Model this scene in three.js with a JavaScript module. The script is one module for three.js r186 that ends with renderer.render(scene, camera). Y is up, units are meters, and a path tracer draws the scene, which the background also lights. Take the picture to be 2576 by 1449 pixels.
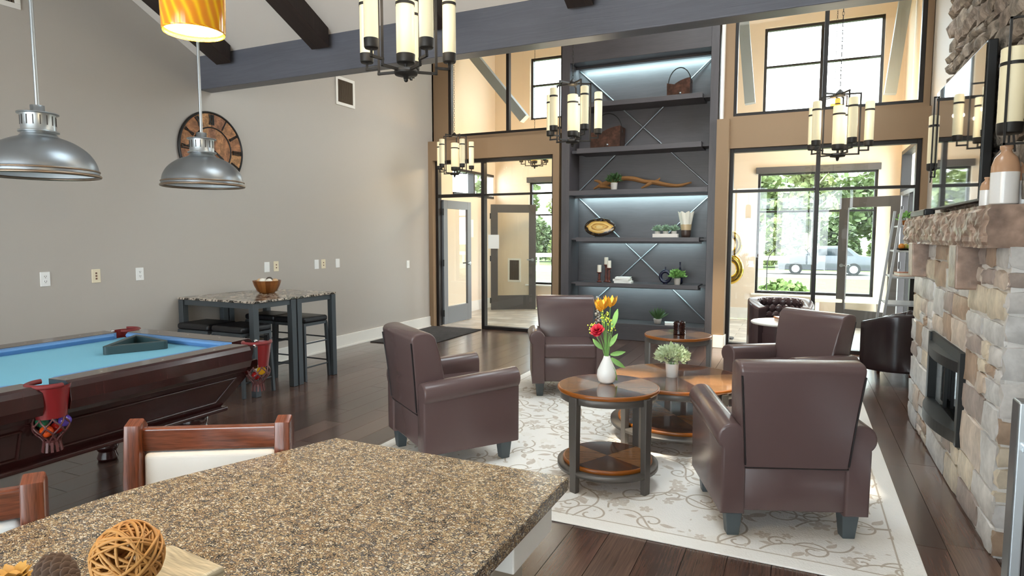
import * as THREE from 'three';
import { RoundedBoxGeometry } from 'three/addons/geometries/RoundedBoxGeometry.js';
import { mergeGeometries, mergeVertices, toCreasedNormals } from 'three/addons/utils/BufferGeometryUtils.js';
import { RectAreaLightUniformsLib } from 'three/addons/lights/RectAreaLightUniformsLib.js';

// ------------------------------------------------------------ camera, sky, exposure
const scene = new THREE.Scene();
const camera = new THREE.PerspectiveCamera(49.37, 2576 / 1449, 0.05, 400);
camera.position.set(0, 1.5, 0);
camera.rotation.order = 'YXZ';
camera.rotation.set(THREE.MathUtils.degToRad(-4.74), THREE.MathUtils.degToRad(24.67), 0);
const renderer = new THREE.WebGLRenderer();
renderer.toneMapping = THREE.LinearToneMapping;
renderer.toneMappingExposure = 2.2;
renderer.shadowMap.enabled = true;
RectAreaLightUniformsLib.init();

let seed = 7;
const rnd = () => { seed = (seed + 0x6D2B79F5) | 0; let t = Math.imul(seed ^ (seed >>> 15), 1 | seed); t = (t + Math.imul(t ^ (t >>> 7), 61 | t)) ^ t; return ((t ^ (t >>> 14)) >>> 0) / 4294967296; };
const rr = (a, b) => a + (b - a) * rnd();
const pick = (a) => a[Math.floor(rnd() * a.length) % a.length];
const hash = (x, y, s = 0) => { let h = Math.imul(x | 0, 374761393) + Math.imul(y | 0, 668265263) + Math.imul(s | 0, 2147483647 ^ 1274126177); h = Math.imul(h ^ (h >>> 13), 1274126177); return ((h ^ (h >>> 16)) >>> 0) / 4294967296; };
// tileable value noise, periods px and py
function vnoise(x, y, px, py, s = 0) {
  const xi = Math.floor(x), yi = Math.floor(y), fx = x - xi, fy = y - yi, u = fx * fx * (3 - 2 * fx), v = fy * fy * (3 - 2 * fy);
  const m = (a, p) => ((a % p) + p) % p;
  const a = hash(m(xi, px), m(yi, py), s), b = hash(m(xi + 1, px), m(yi, py), s), c = hash(m(xi, px), m(yi + 1, py), s), d = hash(m(xi + 1, px), m(yi + 1, py), s);
  return a + (b - a) * u + (c - a) * v + (a - b - c + d) * u * v;
}
function fbm(x, y, px, py, o = 4, s = 0) { let r = 0, a = 0.5, t = 0; for (let i = 0; i < o; i++) { r += a * vnoise(x, y, px, py, s + i * 17); t += a; a *= 0.5; x *= 2; y *= 2; px *= 2; py *= 2; } return r / t; }

// bright, lightly clouded sky: the same all round, a little paler towards the horizon
const SKY = 6.0;
{
  const w = 512, h = 256, d = new Float32Array(w * h * 4);
  for (let j = 0; j < h; j++) for (let i = 0; i < w; i++) {
    const up = Math.max(0, (j + 0.5) / h * 2 - 1), c = fbm(i / w * 16, j / h * 12, 16, 4096, 5, 3), k = THREE.MathUtils.smoothstep(c, 0.36, 0.62) * 0.55 + 0.35 * (1 - up);
    const q = (j * w + i) * 4, m = Math.min(1, k + 0.1);
    d[q] = SKY * (0.66 + 0.32 * m); d[q + 1] = SKY * (0.82 + 0.17 * m); d[q + 2] = SKY * (0.95 + 0.05 * m); d[q + 3] = 1;
  }
  const sky = new THREE.DataTexture(d, w, h, THREE.RGBAFormat, THREE.FloatType);
  sky.mapping = THREE.EquirectangularReflectionMapping; sky.magFilter = THREE.LinearFilter; sky.needsUpdate = true;
  scene.background = sky;
}
const sun = new THREE.DirectionalLight(0xfff1dc, 4.0);            // high sun behind the building, on the trees and lawn outside
sun.position.set(-6, 30, -8); sun.target.position.set(0, 0, -20); sun.shadow.radius = 4;
Object.assign(sun.shadow.camera, { left: -40, right: 40, top: 40, bottom: -40, near: 1, far: 90 });
sun.shadow.mapSize.set(2048, 2048);
scene.add(sun, sun.target);

// ------------------------------------------------------------ helpers
const V = (x, y, z) => new THREE.Vector3(x, y, z);
const names = new Map();
function numbered(n) { const k = names.get(n) ?? 0; names.set(n, k + 1); return k ? n + '_' + String(k).padStart(3, '0') : n; }
function mesh(name, geo, mat, parent) { const m = new THREE.Mesh(geo, mat); m.name = name; parent.add(m); return m; }
function thing(name, label, category, pos = [0, 0, 0], turn = 0, group) {
  const o = new THREE.Group(); o.name = numbered(name); o.position.set(...pos); o.rotation.y = turn; o.userData = { label, category }; if (group) o.userData.group = group; scene.add(o); return o;
}
function single(name, geo, mat, label, category, pos = [0, 0, 0], turn = 0, group) {
  const m = mesh(numbered(name), geo, mat, scene); m.position.set(...pos); m.rotation.y = turn; m.userData = { label, category }; if (group) m.userData.group = group; return m;
}
function struct(name, geo, mat, label) { const m = mesh(name, geo, mat, scene); m.userData = { kind: 'structure', label, category: name.split('_')[0] }; return m; }
function structGroup(name, label) { const g = new THREE.Group(); g.name = name; scene.add(g); g.userData = { kind: 'structure', label, category: name.split('_')[0] }; return g; }
function copy(src, pos, turn, label) { const c = src.clone(); c.name = numbered(src.name.replace(/_\d{3}$/, '')); c.position.set(...pos); c.rotation.y = turn; c.userData = { ...src.userData, label }; scene.add(c); return c; }
const strip = (g) => { const n = g.index ? g.toNonIndexed() : g; for (const k of Object.keys(n.attributes)) if (!['position', 'normal', 'uv'].includes(k)) n.deleteAttribute(k); if (!n.attributes.uv) n.setAttribute('uv', new THREE.BufferAttribute(new Float32Array(n.attributes.position.count * 2), 2)); return n; };
const merge = (a) => mergeGeometries(a.map(strip));
// uv in metres by the side a face points to; turn swaps u and v
function boxUV(g, turn = false, k = 1) {
  g = strip(g); const p = g.attributes.position, n = g.attributes.normal, uv = new Float32Array(p.count * 2);
  for (let i = 0; i < p.count; i += 3) {
    let nx = 0, ny = 0, nz = 0; for (let j = i; j < i + 3; j++) { nx += n.getX(j); ny += n.getY(j); nz += n.getZ(j); }
    nx = Math.abs(nx); ny = Math.abs(ny); nz = Math.abs(nz);
    for (let j = i; j < i + 3; j++) {
      const x = p.getX(j), y = p.getY(j), z = p.getZ(j);
      let a, b; if (ny >= nx && ny >= nz) { a = x; b = z; } else if (nx >= nz) { a = z; b = y; } else { a = x; b = y; }
      uv[j * 2] = (turn ? b : a) * k; uv[j * 2 + 1] = (turn ? a : b) * k;
    }
  }
  g.setAttribute('uv', new THREE.BufferAttribute(uv, 2)); return g;
}
const box = (w, h, d, x = 0, y = 0, z = 0, r = 0, seg = 2) => { const g = r > 0 ? new RoundedBoxGeometry(w, h, d, seg, Math.min(r, w / 2.01, h / 2.01, d / 2.01)) : new THREE.BoxGeometry(w, h, d); return g.translate(x, y, z); };
// box from corner to corner
const span = (x0, x1, y0, y1, z0, z1, r = 0) => box(Math.abs(x1 - x0), Math.abs(y1 - y0), Math.abs(z1 - z0), (x0 + x1) / 2, (y0 + y1) / 2, (z0 + z1) / 2, r);
const cyl = (r0, r1, h, x = 0, y = 0, z = 0, n = 24) => new THREE.CylinderGeometry(r0, r1, h, n).translate(x, y, z);
const ball = (r, x = 0, y = 0, z = 0, n = 20) => new THREE.SphereGeometry(r, n, Math.round(n * 0.7)).translate(x, y, z);
const lathe = (pts, n = 32) => new THREE.LatheGeometry(pts.map(([x, y]) => new THREE.Vector2(x, y)), n);
const rod = (a, b, r, n = 8) => { const d = b.clone().sub(a), g = new THREE.CylinderGeometry(r, r, d.length(), n); g.applyQuaternion(new THREE.Quaternion().setFromUnitVectors(V(0, 1, 0), d.clone().normalize())); return g.translate((a.x + b.x) / 2, (a.y + b.y) / 2, (a.z + b.z) / 2); };
const bar = (a, b, w) => { const d = b.clone().sub(a), g = new THREE.BoxGeometry(w, d.length() + w, w); const f = d.clone().normalize(); const up = Math.abs(f.y) > 0.9 ? V(0, 0, 1) : V(0, 1, 0); const m = new THREE.Matrix4().makeBasis(new THREE.Vector3().crossVectors(f, up).normalize(), f, new THREE.Vector3().crossVectors(new THREE.Vector3().crossVectors(f, up), f).normalize()); g.applyMatrix4(m); return g.translate((a.x + b.x) / 2, (a.y + b.y) / 2, (a.z + b.z) / 2); };
const tube = (pts, r, seg = 24, n = 6, closed = false) => new THREE.TubeGeometry(new THREE.CatmullRomCurve3(pts, closed), seg, r, n, closed);
function sweep(pts, radii, seg = 24, n = 8) {           // tapered tube
  const c = new THREE.CatmullRomCurve3(pts), g = new THREE.TubeGeometry(c, seg, 1, n), p = g.attributes.position;
  for (let i = 0; i <= seg; i++) {
    const t = i / seg, o = c.getPointAt(t), f = t * (radii.length - 1), k = Math.min(radii.length - 2, Math.floor(f)), r = radii[k] + (radii[k + 1] - radii[k]) * (f - k);
    for (let j = 0; j <= n; j++) { const q = i * (n + 1) + j; p.setXYZ(q, o.x + (p.getX(q) - o.x) * r, o.y + (p.getY(q) - o.y) * r, o.z + (p.getZ(q) - o.z) * r); }
  }
  g.computeVertexNormals(); return g;
}
const extrude = (pts, depth, bevel = 0) => { const s = pts instanceof THREE.Shape ? pts : new THREE.Shape(pts.map(([x, y]) => new THREE.Vector2(x, y))); return new THREE.ExtrudeGeometry(s, { depth: depth - 2 * bevel, bevelEnabled: bevel > 0, bevelSize: bevel, bevelThickness: bevel, bevelSegments: 3, curveSegments: 10 }).translate(0, 0, bevel); };
function warp(g, fn) { const p = g.attributes.position, v = new THREE.Vector3(); for (let i = 0; i < p.count; i++) { v.fromBufferAttribute(p, i); fn(v); p.setXYZ(i, v.x, v.y, v.z); } g.computeVertexNormals(); return g; }
const smooth = (g, a = 0.6) => { const h = mergeVertices(new THREE.BufferGeometry().setAttribute('position', strip(g).attributes.position.clone()), 1e-5); h.computeVertexNormals(); return a ? toCreasedNormals(h, a) : h; };
const TAU = Math.PI * 2;

// ------------------------------------------------------------ textures and materials
function tex(w, h, fn, srgb = true, rx = 1, ry = 1) {
  const d = new Uint8Array(w * h * 4);
  for (let j = 0; j < h; j++) for (let i = 0; i < w; i++) { const c = fn(i / w, j / h), q = (j * w + i) * 4; if (typeof c === 'number') d[q] = d[q + 1] = d[q + 2] = Math.max(0, Math.min(255, c * 255)); else { d[q] = c[0]; d[q + 1] = c[1]; d[q + 2] = c[2]; } d[q + 3] = 255; }
  const t = new THREE.DataTexture(d, w, h); t.wrapS = t.wrapT = THREE.RepeatWrapping; t.magFilter = THREE.LinearFilter; t.minFilter = THREE.LinearMipmapLinearFilter; t.generateMipmaps = true;
  if (srgb) t.colorSpace = THREE.SRGBColorSpace; t.repeat.set(rx, ry); t.needsUpdate = true; return t;
}
const rep = (t, rx, ry) => { const c = t.clone(); c.repeat.set(rx, ry); c.needsUpdate = true; return c; };
const grainF = (u, v) => { const w = fbm(u * 4, v * 8, 4, 8, 3, 5); const lines = fbm(u * 5 + w * 1.5, v * 64 + w * 6, 5, 64, 3, 9), fine = vnoise(u * 30, v * 300, 30, 300, 4); return 0.52 + 0.34 * lines + 0.14 * fine * 1.0 + 0.12 * (w - 0.5); };
const T = {
  grain: tex(512, 512, (u, v) => grainF(u, v)),
  grainB: tex(512, 512, (u, v) => grainF(u, v), false),
  board: tex(512, 512, (u, v) => { const g = grainF(u, v), k = fbm(u * 3, v * 3, 3, 3, 4, 31); return 0.30 + 0.62 * g + 0.30 * (k - 0.5); }),
  fine: tex(512, 512, (u, v) => 0.74 + 0.26 * grainF(u, v) + 0.1 * (fbm(u * 4, v * 4, 4, 4, 4, 51) - 0.5)),
  leather: tex(512, 512, (u, v) => 0.5 + 0.5 * (fbm(u * 60, v * 60, 60, 60, 3, 2) - 0.5) + 0.25 * (fbm(u * 5, v * 5, 5, 5, 3, 8) - 0.5), false),
  plaster: tex(512, 512, (u, v) => 0.5 + 0.6 * (fbm(u * 40, v * 40, 40, 40, 4, 3) - 0.5), false),
  mottle: tex(256, 256, (u, v) => 0.86 + 0.28 * (fbm(u * 6, v * 6, 6, 6, 5, 12) - 0.5)),
  rock: tex(512, 512, (u, v) => 0.5 + 1.2 * (fbm(u * 8, v * 8, 8, 8, 6, 14) - 0.5), false),
  stain: tex(512, 512, (u, v) => { const a = fbm(u * 5, v * 5, 5, 5, 6, 44), b = fbm(u * 14, v * 14, 14, 14, 4, 61); return 0.70 + 0.52 * (a - 0.5) + 0.35 * (b - 0.5) + 0.1; }),
  cloth: tex(256, 256, (u, v) => 0.5 + 0.25 * Math.sin(u * TAU * 64) * Math.sin(v * TAU * 64) + 0.3 * (vnoise(u * 128, v * 128, 128, 128, 7) - 0.5), false),
  pile: tex(512, 512, (u, v) => 0.72 + 0.55 * (fbm(u * 90, v * 90, 90, 90, 3, 21) - 0.5) + 0.2 * (fbm(u * 6, v * 6, 6, 6, 3, 22) - 0.5)),
  pileB: tex(512, 512, (u, v) => fbm(u * 90, v * 90, 90, 90, 3, 21), false),
};
const granite = (() => {
  const N = 96, S = 1024, col = [[190, 170, 138], [176, 152, 120], [206, 190, 162], [158, 134, 108], [222, 212, 194], [140, 126, 112], [118, 114, 112], [172, 148, 120]];
  return tex(S, S, (u, v) => {
    const wu = u * N + 1.6 * (fbm(u * 24, v * 24, 24, 24, 3, 71) - 0.5), wv = v * N * 1.7 + 1.6 * (fbm(u * 24, v * 24, 24, 24, 3, 72) - 0.5), xi = Math.floor(wu), yi = Math.floor(wv);
    let d1 = 9, d2 = 9, id = 0;
    for (let a = -1; a <= 1; a++) for (let b = -1; b <= 1; b++) { const cx = xi + a, cy = yi + b, mx = ((cx % N) + N) % N, M = Math.round(N * 1.7), my = ((cy % M) + M) % M, dx = cx + hash(mx, my, 1) - wu, dy = cy + hash(mx, my, 2) - wv, d = dx * dx + dy * dy; if (d < d1) { d2 = d1; d1 = d; id = hash(mx, my, 3); } else if (d < d2) d2 = d; }
    const e = Math.sqrt(d2) - Math.sqrt(d1), vein = fbm(u * 40, v * 40, 40, 40, 3, 73);
    if (e < 0.10 + 0.6 * Math.max(0, vein - 0.47)) { const k = 30 + 46 * vein; return [k, k * 0.98, k * 0.97]; }
    const c = col[Math.floor(id * col.length)], k = 0.92 + 0.16 * vnoise(u * 400, v * 400, 400, 400, 8);
    return [c[0] * k, c[1] * k, c[2] * k];
  });
})();
const marble = tex(512, 512, (u, v) => { const w = fbm(u * 4, v * 4, 4, 4, 5, 81), q = fbm(u * 7 + w * 5, v * 7 + w * 5, 7, 7, 5, 82), k = Math.abs(q - 0.5) * 6; const l = Math.min(1, k) * 0.75 + 0.12 + 0.2 * (w - 0.5); return [l * 225, l * 208, l * 190]; });
const std = (name, o) => { const { sheen, clearcoat, clearcoatRoughness, transmission, thickness, ior, attenuationColor, attenuationDistance, anisotropy } = o; const phys = sheen || clearcoat || transmission || anisotropy; const m = phys ? new THREE.MeshPhysicalMaterial(o) : new THREE.MeshStandardMaterial(o); m.name = name; return m; };
const M = {
  wall: std('greige wall paint', { color: 0xb5aea6, roughness: 0.55, bumpMap: rep(T.plaster, 1.2, 1.2), bumpScale: 0.0006 }),
  wallTan: std('tan accent paint', { color: 0x8d7358, roughness: 0.7, bumpMap: rep(T.plaster, 1.2, 1.2), bumpScale: 0.0006 }),
  lobby: std('cream lobby paint', { color: 0xe3d2bd, roughness: 0.8 }),
  white: std('white trim paint', { color: 0xe9e6df, roughness: 0.45 }),
  ceil: std('ceiling paint', { color: 0xded5cc, roughness: 0.85 }),
  beam: std('dark stained timber', { color: 0x62636c, roughness: 0.38, map: rep(T.fine, 0.5, 1.4), bumpMap: rep(T.grainB, 0.5, 1.4), bumpScale: 0.0015 }),
  rafter: std('black brown rafter', { color: 0x3a2c28, roughness: 0.55, map: rep(T.board, 0.6, 2), bumpMap: rep(T.grainB, 0.6, 2), bumpScale: 0.002 }),
  braceGrey: std('blue grey painted timber', { color: 0x9aa4aa, roughness: 0.6 }),
  frame: std('dark bronze frame', { color: 0x1f1a19, roughness: 0.42, metalness: 0.3 }),
  doorGrey: std('grey door paint', { color: 0x6f7276, roughness: 0.4 }),
  doorDark: std('dark grey door paint', { color: 0x4a4644, roughness: 0.45 }),
  glass: std('window glass', { color: 0xf6fbfa, roughness: 0, transmission: 1, thickness: 0, ior: 1.5 }),
  unit: std('charcoal stained shelving', { color: 0x524d50, roughness: 0.42, map: rep(T.fine, 0.7, 1.5), bumpMap: rep(T.grainB, 0.7, 1.5), bumpScale: 0.0003 }),
  steelRod: std('brushed steel rod', { color: 0x9aa0a4, roughness: 0.35, metalness: 0.8 }),
  leather: std('brown leather', { color: 0x604d4c, roughness: 0.27, bumpMap: rep(T.leather, 5, 5), bumpScale: 0.0003 }),
  leatherPipe: std('leather piping', { color: 0x1c1517, roughness: 0.4 }),
  chairLeg: std('blue grey painted leg', { color: 0x4a5256, roughness: 0.45 }),
  tubLeather: std('dark brown tufted leather', { color: 0x2d2326, roughness: 0.2, bumpMap: rep(T.leather, 5, 5), bumpScale: 0.0003 }),
  redLeg: std('reddish wood leg', { color: 0x5d2b20, roughness: 0.35 }),
  gunmetal: std('pewter painted wood', { color: 0x5d5854, roughness: 0.38, metalness: 0.35 }),
  veneerA: std('dark veneer', { color: 0x6e4431, roughness: 0.2, map: rep(T.grain, 2, 4), clearcoat: 0.6, clearcoatRoughness: 0.06 }),
  veneerB: std('light veneer', { color: 0xc9905f, roughness: 0.16, map: rep(T.grain, 2, 4), clearcoat: 0.6, clearcoatRoughness: 0.06 }),
  edgeWood: std('honey edge band', { color: 0xb9681d, roughness: 0.28, map: rep(T.grain, 2, 4) }),
  granite: std('brown speckled granite', { color: 0xe6e4e2, roughness: 0.16, map: rep(granite, 1.75, 1.75) }),
  marble: std('marbled table top', { color: 0xffffff, roughness: 0.14, map: rep(marble, 2.2, 2.2) }),
  tableMetal: std('slate painted steel', { color: 0x474c50, roughness: 0.4, metalness: 0.25 }),
  blackVinyl: std('black vinyl', { color: 0x17171b, roughness: 0.38 }),
  mahogany: std('mahogany', { color: 0x43201f, roughness: 0.24, map: rep(T.grain, 1, 3), clearcoat: 0.5, clearcoatRoughness: 0.1 }),
  felt: std('turquoise cloth', { color: 0x6fb6cf, roughness: 0.95, sheen: 0.4, sheenColor: new THREE.Color(0.5, 0.75, 0.9), bumpMap: rep(T.cloth, 12, 12), bumpScale: 0.0004 }),
  cushion: std('blue cushion cloth', { color: 0x6692c6, roughness: 0.9 }),
  redLeather: std('oxblood leather', { color: 0x7c1f22, roughness: 0.3, bumpMap: rep(T.leather, 8, 8), bumpScale: 0.0008 }),
  netLeather: std('dark leather webbing', { color: 0x5a3030, roughness: 0.4 }),
  ivory: std('ivory inlay', { color: 0xece6d6, roughness: 0.3 }),
  chrome: std('polished chrome', { color: 0xd9dcde, roughness: 0.14, metalness: 1 }),
  nickel: std('brushed nickel', { color: 0xa8adb0, roughness: 0.33, metalness: 0.9 }),
  rackMat: std('dark teal plastic', { color: 0x2f4448, roughness: 0.45 }),
  stoolWood: std('cherry stained wood', { color: 0x8a4a30, roughness: 0.22, map: rep(T.grain, 2, 4), clearcoat: 0.4, clearcoatRoughness: 0.15 }),
  whiteCloth: std('off white upholstery', { color: 0xe4e2df, roughness: 0.9, bumpMap: rep(T.cloth, 10, 10), bumpScale: 0.0005 }),
  cabinetWood: std('dark walnut cabinet', { color: 0x5b3a29, roughness: 0.4, map: rep(T.grain, 1, 3) }),
  column: std('taupe paint', { color: 0xa19889, roughness: 0.6 }),
  iron: std('blackened iron', { color: 0x2a2827, roughness: 0.45, metalness: 0.5 }),
  outlet: std('white plastic', { color: 0xf0f0ee, roughness: 0.35 }),
  almond: std('almond plastic', { color: 0xe8dcc0, roughness: 0.35 }),
  slot: std('dark slot', { color: 0x3a3532, roughness: 0.6 }),
  mat: std('charcoal door mat', { color: 0x4e4a4a, roughness: 1, map: rep(T.pile, 2, 2), bumpMap: rep(T.pileB, 2, 2), bumpScale: 0.006 }),
  mortar: std('mortar', { color: 0xebe9e6, roughness: 0.95, bumpMap: rep(T.rock, 3, 3), bumpScale: 0.01 }),
  black: std('satin black metal', { color: 0x303335, roughness: 0.4, metalness: 0.3 }),
  firebox: std('fire glass', { color: 0x16181a, roughness: 0.08 }),
  screen: std('black television screen', { color: 0x08090b, roughness: 0.03, clearcoat: 1, clearcoatRoughness: 0.02 }),
  plasticBlack: std('black plastic', { color: 0x141517, roughness: 0.35 }),
  mantel: std('rough hewn mantel', { color: 0xb89c8b, roughness: 0.3, map: rep(T.stain, 1.6, 1.6), bumpMap: rep(T.rock, 3, 3), bumpScale: 0.003 }),
  stonewareW: std('white stoneware glaze', { color: 0xe9e7e4, roughness: 0.18 }),
  stonewareT: std('tan stoneware glaze', { color: 0xbd9474, roughness: 0.2 }),
  paper: std('white paper', { color: 0xf2f1ec, roughness: 0.8 }),
  grass: std('lawn', { color: 0x667a3e, roughness: 1, map: rep(T.pile, 0.4, 0.4) }),
  asphalt: std('pale asphalt', { color: 0x807e7a, roughness: 0.95 }),
  tile: [0xd9cfc2, 0xcfc3b4, 0xe0d8cd, 0xc9bfb2].map((c, i) => std('lobby tile ' + i, { color: c, roughness: 0.3, map: rep(T.mottle, 1.5, 1.5) })),
  plank: [0x7f6358, 0x725449, 0x886b5e, 0x684f45, 0x795b4e].map((c, i) => std('dark plank ' + i, { color: c, roughness: 0.26, clearcoat: 0.45, clearcoatRoughness: 0.16, map: rep(T.board, 0.6, 3.2), bumpMap: rep(T.grainB, 0.6, 3.2), bumpScale: 0.0004 })),
  stone: [0xf0ece8, 0xdfcbb8, 0xeae8e6, 0xc3a890, 0xf2e3cb, 0xbbaba2, 0xe8e7e6, 0xe9d8c8].map((c, i) => std('ledge stone ' + i, { color: c, roughness: 0.42, map: rep(T.mottle, 3 + i * 0.3, 3), bumpMap: rep(T.rock, 4, 4), bumpScale: 0.002 })),
  stoneUp: [0xc0b1a1, 0xb0a293, 0xcbbdae, 0xa69686, 0xb9a798].map((c, i) => std('rough field stone ' + i, { color: c, roughness: 0.85, map: rep(T.stain, 3 + i * 0.4, 3), bumpMap: rep(T.rock, 5, 5), bumpScale: 0.012 })),
};
const glow = (name, c, k, base = c) => std(name, { color: base, roughness: 0.5, emissive: c, emissiveIntensity: k });

// ------------------------------------------------------------ the setting
const XL = -5.58, XR = 1.35, ZF = -9.0, ZB = 4.4;
// floor: planks along z; those in view are pieces of their own
const floor = structGroup('floor', 'dark brown wood plank floor');
mesh('subfloor', span(XL, XR, -0.2, -0.021, -8.98, ZB), M.slot, floor);
{
  const pw = 0.19, far = []; let n = 0;
  const geos = [1.2, 1.5, 0.9].map((l) => boxUV(box(pw - 0.003, 0.02, l - 0.003, 0, -0.011, 0), true));
  for (let i = 0, x = XL + pw / 2; x < XR; x += pw, i++) {
    let z = -8.98 + 0.0;
    let k = i % 3; const off = hash(i, 4) * 1.0;
    let first = 0.3 + off;
    const put = (len, zc, geo) => {
      const m = M.plank[Math.floor(hash(i, Math.round(zc * 100), 9) * 5)];
      if (zc < 0.4 && n < 300) { const p = mesh('plank', geo, m, floor); p.position.set(x, 0, zc); n++; } else far.push(geo.clone().translate(x, 0, zc));
    };
    put(first, z + first / 2, boxUV(box(pw - 0.003, 0.02, first - 0.003, 0, -0.011, 0), true)); z += first;
    while (z < ZB - 0.1) { const L = [1.2, 1.5, 0.9][k % 3], l = Math.min(L, ZB - z); put(l, z + l / 2, l === L ? geos[k % 3] : boxUV(box(pw - 0.003, 0.02, l - 0.003, 0, -0.011, 0), true)); z += l; k += 1 + Math.floor(hash(i, k, 77) * 2); }
  }
  if (far.length) mesh('plank_rest', merge(far), M.plank[0], floor).userData.kind = 'stuff';
}
// left wall with the gable line of the near ceiling
const RZ = 0.0, EAVE = 3.3, SL = 0.5, RIDGE = EAVE + SL * (RZ + 4.56), FAR_H = 5.4, BACK_H = RIDGE - SL * ZB;
{
  const s = [[-4.64, 0], [-4.64, EAVE], [-4.56, EAVE], [RZ, RIDGE], [ZB, BACK_H], [ZB, 0]].map(([z, y]) => [-z, y]);
  const near = extrude(s, 0.2).rotateY(Math.PI / 2).translate(XL - 0.2, 0, 0);
  struct('wall_left', boxUV(merge([near, span(XL - 0.2, XL, 0, FAR_H, -9.2, -4.64)])), M.wall, 'tall greige wall with clock and wall plates');
  const rs = [[-4.64, 0], [-4.64, EAVE], [-4.56, EAVE], [RZ, RIDGE], [ZB, BACK_H], [ZB, 0]].map(([z, y]) => [-z, y]);
  struct('wall_right', boxUV(merge([extrude(rs, 0.2).rotateY(Math.PI / 2).translate(XR, 0, 0), span(XR, XR + 0.2, 0, 3.2, -9.2, -4.64), span(XR, XR + 0.2, 5.3, FAR_H, -9.2, -4.64), span(XR, XR + 0.2, 3.2, 5.3, -9.2, -7.7), span(XR, XR + 0.2, 3.2, 5.3, -5.6, -4.64)])), M.wall, 'pale wall beside the chimney');
  {
    const w = structGroup('window_14', 'high window above the chimney shoulder');
    mesh('frame', merge([span(XR + 0.05, XR + 0.12, 3.2, 3.26, -7.7, -5.6), span(XR + 0.05, XR + 0.12, 5.24, 5.3, -7.7, -5.6), span(XR + 0.05, XR + 0.12, 3.26, 5.24, -7.7, -7.64), span(XR + 0.05, XR + 0.12, 3.26, 5.24, -5.66, -5.6)]), M.frame, w);
    for (const [p, q] of [[-7.64, -6.675], [-6.625, -5.66]]) mesh('pane', new THREE.PlaneGeometry(q - p, 1.98).rotateY(Math.PI / 2).translate(XR + 0.085, 4.25, (p + q) / 2), M.glass, w);
    mesh('mullion', span(XR + 0.05, XR + 0.12, 3.26, 5.24, -6.675, -6.625), M.frame, w);
  }
  // sloped near ceiling
  const bs = [[RZ, RIDGE], [ZB, BACK_H], [ZB, BACK_H + 0.25], [RZ, RIDGE + 0.25]].map(([z, y]) => [-z, y]);
  const run = Math.hypot(4.64, 2.32), rect = (a, b, c, d) => [[a, c], [b, c], [b, d], [a, d]].map(([x, y]) => new THREE.Vector2(x, y));
  const slope = new THREE.Shape(rect(XL, XR, 0, run)); slope.holes.push(new THREE.Path(rect(-2.1, -0.4, 1.45, 2.95)));
  const fs = new THREE.ExtrudeGeometry(slope, { depth: 0.25, bevelEnabled: false }).translate(0, 0, -0.25).applyMatrix4(new THREE.Matrix4().makeBasis(V(1, 0, 0), V(0, 2.32 / run, 4.64 / run), V(0, -4.64 / run, 2.32 / run)).setPosition(0, 3.26, -4.64));
  struct('ceiling', boxUV(merge([fs, extrude(bs, XR - XL).rotateY(Math.PI / 2).translate(XL, 0, 0)])), M.ceil, 'sloped pale ceiling');
  const fl = new THREE.Shape(rect(XL - 0.2, XR + 0.2, 4.6, 9.3)); fl.holes.push(new THREE.Path(rect(-2.2, -0.4, 5.5, 7.0)));
  struct('ceiling_far', new THREE.ExtrudeGeometry(fl, { depth: 0.2, bevelEnabled: false }).rotateX(-Math.PI / 2).translate(0, FAR_H, 0), M.ceil, 'high ceiling beyond the cross beam').name = 'ceiling_001';
  const k1 = structGroup('window_15', 'roof light in the sloped ceiling'), k2 = structGroup('window_16', 'roof light in the high ceiling');
  mesh('pane', new THREE.PlaneGeometry(1.7, 1.5).translate(-1.25, 2.2, -0.2).applyMatrix4(new THREE.Matrix4().makeBasis(V(1, 0, 0), V(0, 2.32 / run, 4.64 / run), V(0, -4.64 / run, 2.32 / run)).setPosition(0, 3.26, -4.64)), M.glass, k1);
  mesh('pane', new THREE.PlaneGeometry(1.8, 1.5).rotateX(-Math.PI / 2).translate(-1.3, FAR_H + 0.15, -6.25), M.glass, k2);
  struct('wall_header', boxUV(span(XL, XR, EAVE, FAR_H, -4.74, -4.6)), M.wall, 'wall above the cross beam');
  // wall behind the camera with its windows
  const sh = new THREE.Shape([[XL, 0], [XR, 0], [XR, BACK_H + 0.1], [XL, BACK_H + 0.1]].map(([x, y]) => new THREE.Vector2(x, y)));
  const holes = [[-5.3, -3.25], [-3.05, -1.0], [-0.8, 1.2]];
  for (const [a, b] of holes) sh.holes.push(new THREE.Path([[a, 0.3], [b, 0.3], [b, 3.15], [a, 3.15]].map(([x, y]) => new THREE.Vector2(x, y))));
  struct('wall_back', boxUV(new THREE.ExtrudeGeometry(sh, { depth: 0.2, bevelEnabled: false }).translate(0, 0, ZB)), M.wall, 'wall with three tall windows');
  holes.forEach(([a, b], i) => {
    const w = structGroup('window_' + (i + 5), 'tall window in the back wall');
    mesh('frame', merge([span(a, a + 0.06, 0.3, 3.15, ZB + 0.05, ZB + 0.13), span(b - 0.06, b, 0.3, 3.15, ZB + 0.05, ZB + 0.13), span(a + 0.06, b - 0.06, 0.3, 0.36, ZB + 0.05, ZB + 0.13), span(a + 0.06, b - 0.06, 3.09, 3.15, ZB + 0.05, ZB + 0.13)]), M.frame, w);
    mesh('mullion', span((a + b) / 2 - 0.025, (a + b) / 2 + 0.025, 0.36, 3.09, ZB + 0.06, ZB + 0.12), M.frame, w);
    for (const [p, q] of [[a + 0.06, (a + b) / 2 - 0.025], [(a + b) / 2 + 0.025, b - 0.06]]) mesh('pane', new THREE.PlaneGeometry(q - p, 2.73).translate((p + q) / 2, 1.725, ZB + 0.09), M.glass, w);
  });
}
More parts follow.
